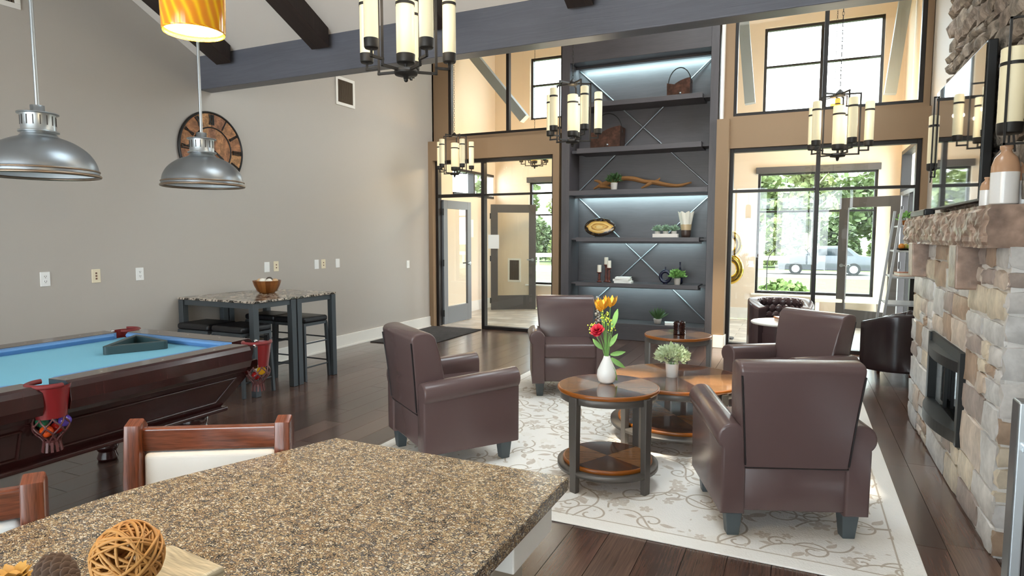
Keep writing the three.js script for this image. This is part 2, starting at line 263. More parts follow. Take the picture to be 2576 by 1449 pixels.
// cross beam and rafters
single('cross_beam', boxUV(span(XL, 0.92, 2.97, 3.3, -4.72, -4.56, 0.008)), M.beam, 'long dark stained cross beam spanning the room under the ceiling', 'beam');
[-5.15, -3.95, -2.74, -1.52, -0.3].forEach((x, i) => {
  const s = [[-4.50, 3.17], [-4.50, 3.33], [-0.3, 5.43], [-0.3, 5.25]].map(([z, y]) => [-z, y]);
  const g = extrude([[4.50, 3.175], [4.50, 3.345], [0.3, 5.40], [0.3, 5.20]], 0.2, 0.006).rotateY(Math.PI / 2).translate(x - 0.1, 0, 0);
  single('rafter', boxUV(g, true), M.rafter, ['dark ceiling rafter nearest the left wall', 'second dark ceiling rafter from the left wall', 'dark ceiling rafter behind the large chandelier', 'dark ceiling rafter end above the shelving', 'dark ceiling rafter above the armchairs', 'dark ceiling rafter nearest the chimney'][i], 'rafter', [0, 0, 0], 0, 'ceiling rafters');
});
// far wall: lower wall with ledge, upper wall, niche for the shelving
struct('wall_far', boxUV(merge([
  span(XL, -5.5, 0, 2.72, -9.1, -8.86), span(XL, -3.3, 2.72, 3.03, -9.1, -8.86), span(-3.4, -3.3, 0, 2.72, -9.1, -8.86),
  span(-1.055, -0.9, 0, 3.03, -9.1, -8.76), span(-0.9, XR, 2.66, 3.03, -9.1, -8.9), span(1.28, XR, 0, 2.66, -9.1, -8.9),
  span(XL, -5.3, 3.03, FAR_H, -9.2, -9.04), span(-5.3, -3.3, 3.03, 3.11, -9.2, -9.04), span(-5.3, -3.3, 4.95, FAR_H, -9.2, -9.04),
  span(-1.03, -0.88, 3.03, FAR_H, -9.2, -9.04), span(-0.88, 1.28, 3.03, 3.1, -9.2, -9.04), span(-0.88, 1.28, 4.95, FAR_H, -9.2, -9.04), span(1.28, XR, 3.03, FAR_H, -9.2, -9.04),
])), M.wallTan, 'tan wall around the interior storefront windows');
struct('trim_1', span(-1.035, -1.0, 3.04, 4.9, -9.03, -8.9, 0.004), M.white, 'narrow white trim strip beside the shelving top');
struct('baseboard_left', boxUV(merge([span(XL, XL + 0.018, 0, 0.17, -8.86, ZB, 0.004), span(XL, XL + 0.028, 0, 0.02, -8.86, ZB)])), M.white, 'tall white baseboard along the left wall');
struct('baseboard_far', merge([span(-1.035, -0.895, 0, 0.17, -8.76, -8.735, 0.004), span(-0.9, -0.882, 0, 0.17, -8.9, -8.745)]), M.white, 'white baseboard around the pier beside the shelving');
struct('baseboard_right', span(XR - 0.018, XR, 0, 0.17, -8.9, -6.05, 0.004), M.white, 'white baseboard beside the chimney');
// interior storefronts
function members(g, list) { for (const [n, ...b] of list) mesh(n, span(...b, 0.004), M.frame, g); }
const pane = (g, x0, x1, y0, y1, z) => mesh('pane', new THREE.PlaneGeometry(x1 - x0, y1 - y0).translate((x0 + x1) / 2, (y0 + y1) / 2, z), M.glass, g);
{
  const z0 = -9.06, z1 = -8.95, g = structGroup('window_1', 'dark framed interior storefront with open glass door');
  members(g, [['jamb', -5.5, -5.45, 0, 2.72, z0, z1], ['jamb', -3.45, -3.4, 0, 2.72, z0, z1], ['head', -5.45, -3.45, 2.67, 2.72, z0, z1], ['mullion', -4.655, -4.6, 0, 2.67, z0, z1], ['transom_bar', -5.45, -4.655, 2.13, 2.18, z0, z1], ['transom_bar', -4.6, -3.45, 2.14, 2.17, z0, z1], ['sill', -4.6, -3.45, 0, 0.05, z0, z1]]);
  pane(g, -5.45, -4.655, 2.18, 2.67, -9.0); pane(g, -4.6, -3.45, 2.17, 2.67, -9.0); pane(g, -4.6, -3.45, 0.05, 2.14, -9.0);
  const h = structGroup('window_2', 'dark framed interior storefront behind the tub chairs');
  members(h, [['jamb', -0.9, -0.85, 0, 2.66, z0, z1], ['jamb', 1.23, 1.28, 0, 2.66, z0, z1], ['head', -0.85, 1.23, 2.61, 2.66, z0, z1], ['mullion', 0.145, 0.195, 0, 2.61, z0, z1], ['transom_bar', -0.85, 0.145, 2.08, 2.115, z0, z1], ['transom_bar', 0.195, 1.23, 2.08, 2.115, z0, z1], ['sill', -0.85, 0.145, 0, 0.05, z0, z1], ['sill', 0.195, 1.23, 0, 0.05, z0, z1]]);
  for (const [a, b] of [[-0.85, 0.145], [0.195, 1.23]]) { pane(h, a, b, 0.05, 2.08, -9.0); pane(h, a, b, 2.115, 2.61, -9.0); }
  const u = structGroup('window_3', 'upper interior window left of the shelving');
  members(u, [['jamb', -5.3, -5.25, 3.11, 4.95, -9.13, -9.05], ['jamb', -3.35, -3.3, 3.11, 4.95, -9.13, -9.05], ['sill', -5.25, -3.35, 3.11, 3.15, -9.13, -9.05], ['head', -5.25, -3.35, 4.9, 4.95, -9.13, -9.05], ['mullion', -4.26, -4.21, 3.15, 4.9, -9.13, -9.05]]);
  pane(u, -5.25, -4.26, 3.15, 4.9, -9.09); pane(u, -4.21, -3.35, 3.15, 4.9, -9.09);
  const v = structGroup('window_4', 'upper interior window right of the shelving');
  members(v, [['jamb', -0.88, -0.84, 3.1, 4.95, -9.13, -9.05], ['jamb', 1.23, 1.28, 3.1, 4.95, -9.13, -9.05], ['sill', -0.84, 1.23, 3.1, 3.14, -9.13, -9.05], ['head', -0.84, 1.23, 4.9, 4.95, -9.13, -9.05], ['mullion', 0.185, 0.235, 3.14, 4.9, -9.13, -9.05]]);
  pane(v, -0.84, 0.185, 3.14, 4.9, -9.09); pane(v, 0.235, 1.23, 3.14, 4.9, -9.09);
}
function doorLeaf(name, label, mat, w, h, stile, pos, turn) {        // hinge at the origin, leaf along +x, handle near the free edge
  const g = structGroup(name, label); g.position.set(...pos); g.rotation.y = turn;
  mesh('stile', span(0, stile, 0.01, h, -0.022, 0.022, 0.004), mat, g); mesh('stile', span(w - stile, w, 0.01, h, -0.022, 0.022, 0.004), mat, g);
  mesh('rail', span(stile, w - stile, h - stile - 0.02, h, -0.022, 0.022, 0.004), mat, g); mesh('rail', span(stile, w - stile, 0.01, 0.3, -0.022, 0.022, 0.004), mat, g);
  mesh('pane', new THREE.PlaneGeometry(w - 2 * stile, h - stile - 0.32).translate(w / 2, (0.3 + h - stile - 0.02) / 2, 0), M.glass, g);
  const hd = mesh('handle', merge([cyl(0.03, 0.03, 0.07, 0, 0, 0).rotateX(Math.PI / 2), box(0.11, 0.022, 0.018, -0.05, 0, 0.05, 0.006), box(0.11, 0.022, 0.018, -0.05, 0, -0.05, 0.006)]), M.nickel, g); hd.position.set(w - stile / 2, 1.02, 0);
  for (const y of [0.2, 1.05, 1.9]) mesh('hinge', cyl(0.014, 0.014, 0.11, -0.008, y, 0.018, 10), M.iron, g);
  return g;
}
doorLeaf('door_1', 'grey glass door standing open into the lobby', M.doorGrey, 0.88, 2.1, 0.12, [-5.44, 0, -9.07], Math.PI / 2 - 0.05);
// ------------------------------------------------------------ lobby beyond the storefronts
const LX0 = -5.95, LX1 = 1.45, LZ = -12.1, LH = 5.7;
{
  const lf = structGroup('floor_001', 'pale stone tile floor of the lobby');
  mesh('grout_bed', span(LX0, LX1, -0.2, -0.013, LZ, -8.98), M.mortar, lf);
  const gs = [0.6, 0.3].map((l) => boxUV(box(l - 0.004, 0.012, 0.296, 0, -0.008, 0))); let n = 0;
  for (let j = 0, z = -9.13; z > LZ + 0.1; z -= 0.3, j++) for (let x = LX0 - (j % 2 ? 0.3 : 0); x < LX1; x += 0.6) {
    const a = Math.max(x, LX0), b = Math.min(x + 0.6, LX1); if (b - a < 0.05) continue;
    mesh('tile', b - a > 0.59 ? gs[0] : boxUV(box(b - a - 0.004, 0.012, 0.296, 0, -0.008, 0)), M.tile[Math.floor(hash(j, n++, 5) * 4)], lf).position.set((a + b) / 2, 0, z);
  }
  // outer wall with two pairs of windows
  const sh = new THREE.Shape([[LX0 - 0.2, 0], [LX1 + 0.2, 0], [LX1 + 0.2, LH], [LX0 - 0.2, LH]].map(([x, y]) => new THREE.Vector2(x, y)));
  const wins = [[-0.73, 1.14, 0.47, 2.62], [-0.69, 1.14, 3.62, 5.12], [-5.17, -3.5, 0.49, 2.62], [-5.15, -3.5, 3.88, 5.12]];
  for (const [a, b, c, d] of wins) sh.holes.push(new THREE.Path([[a, c], [b, c], [b, d], [a, d]].map(([x, y]) => new THREE.Vector2(x, y))));
  struct('wall_lobby', boxUV(new THREE.ExtrudeGeometry(sh, { depth: 0.2, bevelEnabled: false }).translate(0, 0, LZ - 0.2)), M.lobby, 'cream outer wall of the lobby');
  wins.forEach(([a, b, c, d], i) => {
    const w = structGroup('window_' + (i + 8), ['large lobby window looking out on the trees', 'upper lobby window showing sky, right', 'lobby window behind the dark glass door', 'upper lobby window showing sky, left'][i]);
    const z0 = LZ - 0.14, z1 = LZ - 0.06, m = (a + b) / 2, tr = i % 2 ? c + (d - c) * 0.56 : c + (d - c) * 0.68;
    members(w, [['jamb', a, a + 0.045, c, d, z0, z1], ['jamb', b - 0.045, b, c, d, z0, z1], ['head', a + 0.045, b - 0.045, d - 0.045, d, z0, z1], ['sill', a + 0.045, b - 0.045, c, c + 0.045, z0, z1], ['mullion', m - 0.025, m + 0.025, c + 0.045, d - 0.045, z0, z1], ['muntin', a + 0.045, m - 0.025, tr - 0.016, tr + 0.016, z0, z1], ['muntin', m + 0.025, b - 0.045, tr - 0.016, tr + 0.016, z0, z1]]);
    for (const [p, q] of [[a + 0.045, m - 0.025], [m + 0.025, b - 0.045]]) { pane(w, p, q, c + 0.045, tr - 0.016, LZ - 0.1); pane(w, p, q, tr + 0.016, d - 0.045, LZ - 0.1); }
    if (i % 2 === 0) { mesh('stool', span(a - 0.06, b + 0.06, c - 0.03, c, LZ - 0.05, LZ + 0.06, 0.006), M.white, w); mesh('valance', span(a - 0.03, b + 0.03, d - 0.02, d + 0.09, LZ, LZ + 0.06, 0.004), M.doorDark, w); }
  });
  struct('wall_lobby_left', boxUV(merge([span(LX0 - 0.2, LX0, 0, LH, -12.3, -12.0), span(LX0 - 0.2, LX0, 2.78, LH, -12.0, -10.3), span(LX0 - 0.2, LX0, 0, 2.28, -12.0, -10.3), span(LX0 - 0.2, LX0, 0, LH, -10.3, -9.1), span(LX0 - 0.2, XL, 0, FAR_H, -9.2, -9.0)])), M.lobby, 'cream side wall of the lobby, left').name = 'wall_lobby_001';
  struct('wall_lobby_right', boxUV(merge([span(LX1, LX1 + 0.2, 0, LH, -12.3, -11.9), span(LX1, LX1 + 0.2, 2.85, LH, -11.9, -9.9), span(LX1, LX1 + 0.2, 0, LH, -9.9, -9.1), span(XR, LX1 + 0.2, 0, FAR_H, -9.2, -9.0)])), M.lobby, 'cream side wall of the lobby, right').name = 'wall_lobby_002';
  struct('ceiling_lobby', span(LX0 - 0.2, LX1 + 0.2, LH, LH + 0.2, -12.3, -9.0), M.white, 'lobby ceiling').name = 'ceiling_002';
  struct('wall_lobby_front', boxUV(merge([span(LX0, LX1, FAR_H, LH, -9.3, -9.1)])), M.lobby, 'lobby wall above the interior windows').name = 'wall_lobby_003';
  struct('baseboard_lobby', merge([span(LX0, LX0 + 0.018, 0, 0.2, -12.08, -9.2), span(LX0, LX1, 0, 0.2, LZ, LZ + 0.018)]), M.white, 'white lobby baseboard');
  // door sets in the lobby side walls
  const a = structGroup('window_12', 'grey transom in the left lobby wall');
  members(a, [['head', LX0 - 0.12, LX0 + 0.02, 2.73, 2.78, -12.0, -10.3], ['sill', LX0 - 0.12, LX0 + 0.02, 2.28, 2.33, -12.0, -10.3], ['mullion', LX0 - 0.12, LX0 + 0.02, 2.33, 2.73, -11.15, -11.1]]);
  mesh('pane', new THREE.PlaneGeometry(1.7, 0.42).rotateY(Math.PI / 2).translate(LX0 - 0.06, 2.53, -11.15), M.glass, a);
  const b = structGroup('window_13', 'dark framed door surround in the right lobby wall');
  members(b, [['jamb', LX1 - 0.02, LX1 + 0.12, 0, 2.85, -11.9, -11.84], ['jamb', LX1 - 0.02, LX1 + 0.12, 0, 2.85, -9.96, -9.9], ['head', LX1 - 0.02, LX1 + 0.12, 2.79, 2.85, -11.84, -9.96], ['transom_bar', LX1 - 0.02, LX1 + 0.12, 2.13, 2.2, -11.84, -9.96], ['mullion', LX1 - 0.02, LX1 + 0.12, 0, 2.13, -10.95, -10.89]]);
  mesh('pane', new THREE.PlaneGeometry(1.88, 0.59).rotateY(Math.PI / 2).translate(LX1 + 0.05, 2.495, -10.9), M.glass, b);
  mesh('pane', new THREE.PlaneGeometry(0.93, 2.1).rotateY(Math.PI / 2).translate(LX1 + 0.05, 1.06, -10.42), M.glass, b);
  doorLeaf('door_2', 'dark glass lobby door standing ajar behind the storefront, left', M.doorDark, 0.92, 2.13, 0.14, [-5.66, 0, -11.3], 0.58);
  doorLeaf('door_3', 'dark glass lobby door standing ajar behind the storefront, right', M.doorDark, 0.92, 2.12, 0.14, [1.38, 0, -11.25], Math.PI - 0.5);
  // timber braces
  const brace = (p, q, label) => single('timber_brace', boxUV(bar(V(...p), V(...q), 0.16), true), M.braceGrey, label, 'brace', [0, 0, 0], 0, 'lobby roof braces');
  brace([-5.8, 5.05, -10.5], [-4.62, 3.65, -10.5], 'grey diagonal timber brace seen through the upper left window');
  brace([-1.02, 5.5, -11.2], [-0.84, 3.75, -11.2], 'grey timber brace at the left of the upper right window');
  brace([1.34, 5.5, -11.2], [1.16, 3.72, -11.2], 'grey timber brace at the right of the upper right window');
}

// ------------------------------------------------------------ shelving unit
const UX0 = -3.26, UX1 = -1.06, UI0 = -3.135, UI1 = -1.16, UF = -8.85, UB = -9.32;
{
  const t = thing('shelving_unit', 'tall charcoal built-in shelving with crossed steel rods and lit shelves', 'shelving', [0, 0, 0]);
  const m = (n, ...b) => mesh(n, boxUV(span(...b, 0.004), n === 'side_post'), M.unit, t);
  m('side_post', UX0, UI0, 0, 5.2, UB, UF); m('side_post', UI1, UX1, 0, 5.2, UB, UF);
  m('header', UI0, UI1, 4.0, 5.2, UB, UF + 0.002); m('back_panel', UI0, UI1, 0.24, 4.0, UB - 0.05, UB + 0.03); m('plinth', UI0, UI1, 0, 0.24, UB, UF + 0.005);
  m('middle_shelf', UI0, UI1, 2.095, 2.165, UB + 0.03, UF + 0.01);
  for (const [y0, y1] of [[3.35, 3.42], [2.70, 2.775], [1.42, 1.482], [0.763, 0.82]]) {
    const s = m('shelf', UI0 + 0.11, UI1 - 0.1, y0, y1, UB + 0.03, UF);
    for (const [a, b] of [[UI0, UI0 + 0.11], [UI1 - 0.1, UI1]]) mesh('bracket', span(a, b, y0 + 0.02, y1 - 0.015, UB + 0.08, UF - 0.12), M.unit, s);
  }
  for (const [yt, yb] of [[4.0, 2.165], [2.095, 0.24]]) { mesh('cross_rod', rod(V(UI0 + 0.02, yt - 0.02, UB + 0.045), V(UI1 - 0.02, yb + 0.02, UB + 0.045), 0.011), M.steelRod, t); mesh('cross_rod', rod(V(UI0 + 0.02, yb + 0.02, UB + 0.062), V(UI1 - 0.02, yt - 0.02, UB + 0.062), 0.011), M.steelRod, t); }
  // cool strip lights under the top and the three lower shelves
  const led = glow('cool light strip', 0xcdf3f6, 0.45);
  for (const [y, p] of [[3.99, 80], [2.088, 62], [1.413, 26], [0.756, 26]]) {
    const full = y > 2; const a = UI0 + (full ? 0.05 : 0.14), b = UI1 - (full ? 0.05 : 0.13);
    mesh('light_strip', span(a, b, y - 0.004, y + 0.006, UB + 0.16, UB + 0.18), led, t);
    mesh('valance', boxUV(span(a - (full ? 0.05 : 0.03), b + (full ? 0.05 : 0.03), y - 0.022, y + 0.008, UB + 0.195, UB + 0.21)), M.unit, t);
    const l = new THREE.RectAreaLight(0xcdf3f6, p, b - a, 0.02); l.position.set((a + b) / 2, y - 0.01, UB + 0.17); l.lookAt((a + b) / 2, y - 0.3, UB); scene.add(l);
  }
}
// plants: many small leaves joined into one part
function leafGeo(len, wid, bend = 0.2) {
  const g = new THREE.PlaneGeometry(wid, len, 2, 4).translate(0, len / 2, 0);
  return warp(g, (v) => { const t = v.y / len; v.x *= Math.sin(Math.PI * Math.min(1, t * 0.9 + 0.08)) ** 0.8; v.z = -bend * len * t * t + Math.abs(v.x) * 0.35; });
}
function foliage(n, fn) { const a = []; for (let i = 0; i < n; i++) { const { p, d, len, wid, bend } = fn(i); const q = new THREE.Quaternion().setFromUnitVectors(V(0, 1, 0), d.normalize()); const g = leafGeo(len, wid, bend); g.rotateY(rr(0, TAU)); g.applyQuaternion(q); a.push(g.translate(p.x, p.y, p.z)); } return merge(a); }
const dirUp = (lo) => { const a = rr(0, TAU), y = rr(lo, 1), r = Math.sqrt(1 - y * y); return V(r * Math.cos(a), y, r * Math.sin(a)); };
const leafM = (n, c) => std(n, { color: c, roughness: 0.6, side: THREE.DoubleSide });
const G = { dark: leafM('dark green leaf', 0x3c5a30), mid: leafM('green leaf', 0x5e8548), sage: leafM('sage leaf', 0x8ea58c), pale: leafM('pale variegated leaf', 0xc9d6b0), bright: leafM('fresh green leaf', 0x7fae5e) };
function bushyPot(name, label, pos, potR, potH, mat, leaf, r, n, len, cat = 'plant') {
  const t = thing(name, label, cat, pos);
  const pot = mesh('pot', lathe([[0.001, 0], [potR * 0.85, 0], [potR, potH], [potR * 0.88, potH], [potR * 0.86, potH * 0.9], [0.001, potH * 0.88]], 24), mat, t);
  mesh('foliage', foliage(n, () => { const d = dirUp(-0.1), s = r * Math.cbrt(rr(0.1, 1)); return { p: V(d.x * s, potH + 0.25 * r + d.y * s * 0.85, d.z * s), d: d.clone().add(V(rr(-0.5, 0.5), rr(0, 0.6), rr(-0.5, 0.5))), len: len * rr(0.7, 1.2), wid: len * 0.55, bend: 0.25 }; }), leaf, t).userData.kind = 'stuff';
  mesh('stems', merge([0, 1, 2, 3, 4, 5, 6].map((i) => rod(V(0, potH * 0.8, 0), V(r * 0.6 * Math.cos(i * 0.9), potH + r * (0.4 + 0.1 * (i % 3)), r * 0.6 * Math.sin(i * 0.9)), 0.0025, 5))), G.mid, t);
  return t;
}
const potGrey = std('pale grey ceramic', { color: 0xc8c2ba, roughness: 0.6 });
// metal baskets with hoop handles
function basket(label, pos, w, h) {
  const t = thing('metal_basket', label, 'basket', pos, 0, 'metal baskets on the upper shelves');
  const prof = new THREE.Shape(); prof.moveTo(-w / 2, 0); prof.lineTo(w / 2, 0); prof.lineTo(w / 2 * 1.02, h); prof.quadraticCurveTo(w * 0.1, h * 0.95, -w * 0.18, h * 0.68); prof.lineTo(-w / 2 * 1.02, h * 0.78); prof.closePath();
  const copper = std('aged copper sheet', { color: 0x5a3a2c, roughness: 0.38, metalness: 0.6, map: rep(T.stain, 3, 3) });
  const thin = 0.006, d = w * 0.62;
  mesh('body', boxUV(merge([extrude(prof, thin).translate(0, 0, d / 2 - thin), extrude(prof, thin).translate(0, 0, -d / 2), span(-w / 2, -w / 2 + thin, 0, h * 0.78, -d / 2 + thin, d / 2 - thin), span(w / 2 - thin, w / 2, 0, h, -d / 2 + thin, d / 2 - thin), span(-w / 2, w / 2, 0, thin, -d / 2 + thin, d / 2 - thin)])), copper, t);
  const pts = []; for (let i = 0; i <= 10; i++) { const a = Math.PI * i / 10; pts.push(V(-Math.cos(a) * w * 0.5, h * 0.74 + Math.sin(a) * h * 0.95, 0)); }
  mesh('handle', tube(pts, 0.008, 30, 6), M.iron, t);
  const n = mesh('rosette', merge([ball(0.018, 0, 0, 0, 12)]), M.nickel, t); n.position.set(w * 0.08, 0.04, d / 2);
}
basket('dark metal basket with hoop handle on the top shelf', [-1.6, 3.42, -9.06], 0.31, 0.24);
basket('larger metal basket with hoop handle half hidden behind the chandelier', [-2.62, 2.775, -9.06], 0.44, 0.3);
{ // driftwood
  const wood = std('bleached driftwood', { color: 0xb97f45, roughness: 0.75, map: rep(T.grain, 3, 3), bumpMap: rep(T.grainB, 3, 3), bumpScale: 0.006 });
  const t = thing('driftwood', 'long twisted branch of tan driftwood on the middle shelf', 'driftwood', [0, 2.165, -9.02]);
  mesh('branch', merge([
    sweep([V(-2.80, 0.03, 0.03), V(-2.68, 0.085, 0.02), V(-2.55, 0.12, 0.0), V(-2.38, 0.165, 0), V(-2.22, 0.155, 0.02), V(-2.05, 0.11, 0.01), V(-1.92, 0.095, 0), V(-1.75, 0.055, 0.02), V(-1.58, 0.035, 0.03), V(-1.4, 0.075, 0.02)], [0.012, 0.034, 0.04, 0.032, 0.036, 0.03, 0.034, 0.028, 0.024, 0.012], 60, 10),
    sweep([V(-2.68, 0.08, 0.02), V(-2.72, 0.13, 0.03), V(-2.79, 0.15, 0.04)], [0.03, 0.022, 0.012], 10, 8),
    sweep([V(-2.7, 0.06, 0.02), V(-2.6, 0.05, 0.05), V(-2.5, 0.02, 0.06)], [0.028, 0.02, 0.01], 10, 8),
    sweep([V(-1.95, 0.1, 0), V(-2.02, 0.05, 0.04), V(-2.09, 0.016, 0.05)], [0.03, 0.022, 0.012], 10, 8),
    sweep([V(-1.9, 0.1, 0), V(-1.86, 0.13, 0.0), V(-1.84, 0.155, -0.01)], [0.028, 0.018, 0.008], 8, 8)]), wood, t);
}
bushyPot('potted_plant', 'small round green plant in grey pot in front of the driftwood', [-2.47, 2.165, -8.9], 0.05, 0.1, potGrey, G.dark, 0.1, 160, 0.045);
{ // oval agate-like dish on a stand
  const t = thing('decorative_plate', 'oval gold and dark patterned dish standing upright on the shelf', 'plate', [-2.72, 1.482, -9.05]);
  const cv = document.createElement('canvas'); cv.width = 512; cv.height = 320; const c = cv.getContext('2d');
  c.fillStyle = '#2b2018'; c.fillRect(0, 0, 512, 320);
  const blob = (f, rx, ry, wob) => { c.fillStyle = f; c.beginPath(); for (let i = 0; i <= 80; i++) { const a = i / 80 * TAU, k = 1 + wob * Math.sin(a * 3 + rx) + wob * 0.6 * Math.sin(a * 7 + ry), p = Math.abs(Math.cos(a)) ** 0.9, q = Math.abs(Math.sin(a)) ** 1.5; c.lineTo(256 + Math.sign(Math.cos(a)) * p * rx * k, 160 + Math.sign(Math.sin(a)) * q * ry * k); } c.fill(); };
  for (let i = 0; i < 60; i++) { c.fillStyle = ['#5b4630', '#15130f', '#8a6b3a', '#3c4048'][i % 4]; c.beginPath(); c.ellipse(rr(0, 512), rr(0, 320), rr(8, 46), rr(4, 16), rr(0, 3), 0, TAU); c.fill(); }
  blob('#c79a4c', 216, 104, 0.05); blob('#e0bd74', 190, 84, 0.04); blob('#a9793a', 146, 60, 0.06); blob('#d9ae62', 122, 46, 0.05); blob('#6d4a26', 70, 12, 0.1); blob('#e5c684', 58, 26, 0.1);
  const mp = new THREE.CanvasTexture(cv); mp.colorSpace = THREE.SRGBColorSpace; mp.magFilter = THREE.LinearFilter;
  const g = new THREE.SphereGeometry(1, 40, 24); const p = g.attributes.position, uv = g.attributes.uv; for (let i = 0; i < p.count; i++) uv.setXY(i, 0.5 + p.getX(i) * 0.5, 0.5 + p.getY(i) * 0.5);
  g.scale(0.238, 0.138, 0.03);
  const d = mesh('dish', g, std('glazed agate pattern', { color: 0xffffff, roughness: 0.15, map: mp }), t); d.position.set(0, 0.15, 0); d.rotation.x = -0.12;
  mesh('stand', merge([tube([V(-0.06, 0.006, 0.05), V(-0.06, 0.02, -0.01), V(-0.06, 0.09, -0.05)], 0.004, 12, 6), tube([V(0.06, 0.006, 0.05), V(0.06, 0.02, -0.01), V(0.06, 0.09, -0.05)], 0.004, 12, 6), rod(V(-0.06, 0.006, 0.02), V(0.06, 0.006, 0.02), 0.004)]), M.iron, t);
}
{ // three succulents in a pale trough
  const t = thing('planter_trough', 'low pale wooden trough holding three grey green plants', 'planter', [-1.74, 1.482, -9.0]);
  mesh('trough', merge([span(-0.175, 0.175, 0, 0.006, -0.05, 0.05), span(-0.175, 0.175, 0.006, 0.05, 0.044, 0.05), span(-0.175, 0.175, 0.006, 0.05, -0.05, -0.044), span(-0.175, -0.169, 0.006, 0.05, -0.044, 0.044), span(0.169, 0.175, 0.006, 0.05, -0.044, 0.044)]), std('whitewashed wood', { color: 0xe4dbd2, roughness: 0.7 }), t);
  ['left', 'middle', 'right'].forEach((w, i) => bushyPot('succulent', w + ' of the three grey green potted plants in the pale trough', [-1.855 + i * 0.115, 1.489, -9.0], 0.04, 0.08, potGrey, G.sage, 0.06, 110, 0.035).userData.group = 'plants in the trough');
}
{ // fluted vase, cream above brown
  const t = thing('ruffled_vase', 'tall cream and brown ceramic vase with ruffled rim on the shelf', 'vase', [-1.47, 1.482, -9.06]);
  const flute = (pts) => { const g = lathe(pts, 64); return warp(g, (v) => { const k = THREE.MathUtils.smoothstep(v.y, 0.14, 0.36), a = Math.atan2(v.z, v.x), s = 1 + 0.16 * k * Math.sin(a * 7); v.x *= s; v.z *= s; v.y += 0.012 * k * Math.sin(a * 7); }); };
  mesh('lower_body', flute([[0.001, 0], [0.06, 0], [0.066, 0.04], [0.07, 0.1], [0.068, 0.1]]), std('brown glaze', { color: 0x4a3a33, roughness: 0.3 }), t);
  mesh('glaze_band', flute([[0.07, 0.1], [0.074, 0.14], [0.077, 0.18]]), std('sand glaze', { color: 0xc4ab86, roughness: 0.3 }), t);
  mesh('upper_body', flute([[0.077, 0.18], [0.086, 0.25], [0.1, 0.35], [0.095, 0.35], [0.08, 0.25], [0.07, 0.16]]), std('cream glaze', { color: 0xe9e3d4, roughness: 0.3, side: THREE.DoubleSide }), t);
}
// candles on turned holders
[['short', -2.69, 0.15, -8.95], ['tall', -2.615, 0.26, -9.05], ['middle height', -2.545, 0.215, -8.96]].forEach(([w, x, h, z]) => {
  const t = thing('candle_holder', 'turned dark wood candle holder, the ' + w + ' one of three', 'candle holder', [x, 0.82, z], 0, 'candle holders on the lower shelf');
  mesh('holder', lathe([[0.001, 0], [0.036, 0], [0.036, 0.012], [0.018, 0.022], [0.014, h * 0.2], [0.024, h * 0.3], [0.014, h * 0.4], [0.02, h * 0.5], [0.013, h * 0.6], [0.022, h * 0.72], [0.013, h * 0.82], [0.018, h * 0.9], [0.038, h - 0.012], [0.038, h], [0.001, h]], 20), M.redLeg, t);
  const c = thing('pillar_candle', 'white pillar candle on the ' + w + ' dark wood holder', 'candle', [x, 0.82 + h, z], 0, 'white pillar candles');
  mesh('wax', cyl(0.03, 0.03, 0.105, 0, 0.0525, 0), M.ivory, c); mesh('wick', cyl(0.0015, 0.0015, 0.012, 0, 0.11, 0, 6), M.slot, c);
});
[[0, 'bottom'], [1, 'middle'], [2, 'top']].forEach(([i, w]) => {
  const t = thing('book', 'white book, ' + w + ' of the small stack by the candles', 'book', [-2.335 + [0.01, -0.008, 0.004][i], 0.82 + i * 0.029, -8.97], [0.05, -0.08, 0.12][i], 'stacked white books');
  const w2 = 0.125 - i * 0.008; mesh('cover', merge([span(-w2, w2, 0, 0.003, -0.09, 0.09), span(-w2, w2, 0.025, 0.028, -0.09, 0.09), span(-w2, w2, 0, 0.028, 0.088, 0.091)]), M.paper, t); mesh('pages', span(-w2 + 0.004, w2 - 0.004, 0.003, 0.025, -0.086, 0.087), M.ivory, t);
});
const blueGlaze = std('dark blue glaze', { color: 0x191b33, roughness: 0.12 });
{ const t = thing('ring_vase', 'dark blue ring shaped vase with narrow neck', 'vase', [-1.725, 0.82, -8.96]);
  mesh('body', new THREE.TorusGeometry(0.068, 0.024, 14, 40).scale(1, 1.1, 0.9).translate(0, 0.108, 0), blueGlaze, t); mesh('foot', cyl(0.03, 0.034, 0.012, 0, 0.006, 0), blueGlaze, t); mesh('neck', lathe([[0.02, 0.195], [0.009, 0.21], [0.008, 0.235], [0.012, 0.245], [0.006, 0.245]], 16), blueGlaze, t); }
single('bottle_vase', lathe([[0.001, 0], [0.035, 0], [0.042, 0.03], [0.04, 0.12], [0.018, 0.2], [0.01, 0.24], [0.01, 0.3], [0.014, 0.31], [0.007, 0.31]], 24), blueGlaze, 'slim dark blue bottle behind the small green plant', 'vase', [-1.55, 0.82, -9.12]);
bushyPot('potted_plant', 'feathery light green plant in white pot beside the ring vase', [-1.55, 0.82, -8.92], 0.045, 0.09, potGrey, G.bright, 0.09, 200, 0.05);
{ // spiky plant on the plinth
  const t = thing('agave_plant', 'spiky dark green plant in pot on the lowest shelf', 'plant', [-1.83, 0.245, -9.0]);
  mesh('pot', lathe([[0.001, 0], [0.045, 0], [0.06, 0.07], [0.052, 0.07], [0.001, 0.06]], 24), potGrey, t);
  for (let i = 0; i < 22; i++) { const a = i * 2.4, e = 0.25 + 0.75 * (i / 22), d = V(Math.cos(a) * (1 - e * 0.7), 0.25 + e, Math.sin(a) * (1 - e * 0.7)).normalize(), g = leafGeo(0.17, 0.028, 0.35); g.applyQuaternion(new THREE.Quaternion().setFromUnitVectors(V(0, 1, 0), d)); mesh('leaf', g.translate(0, 0.06, 0), G.dark, t); }
}
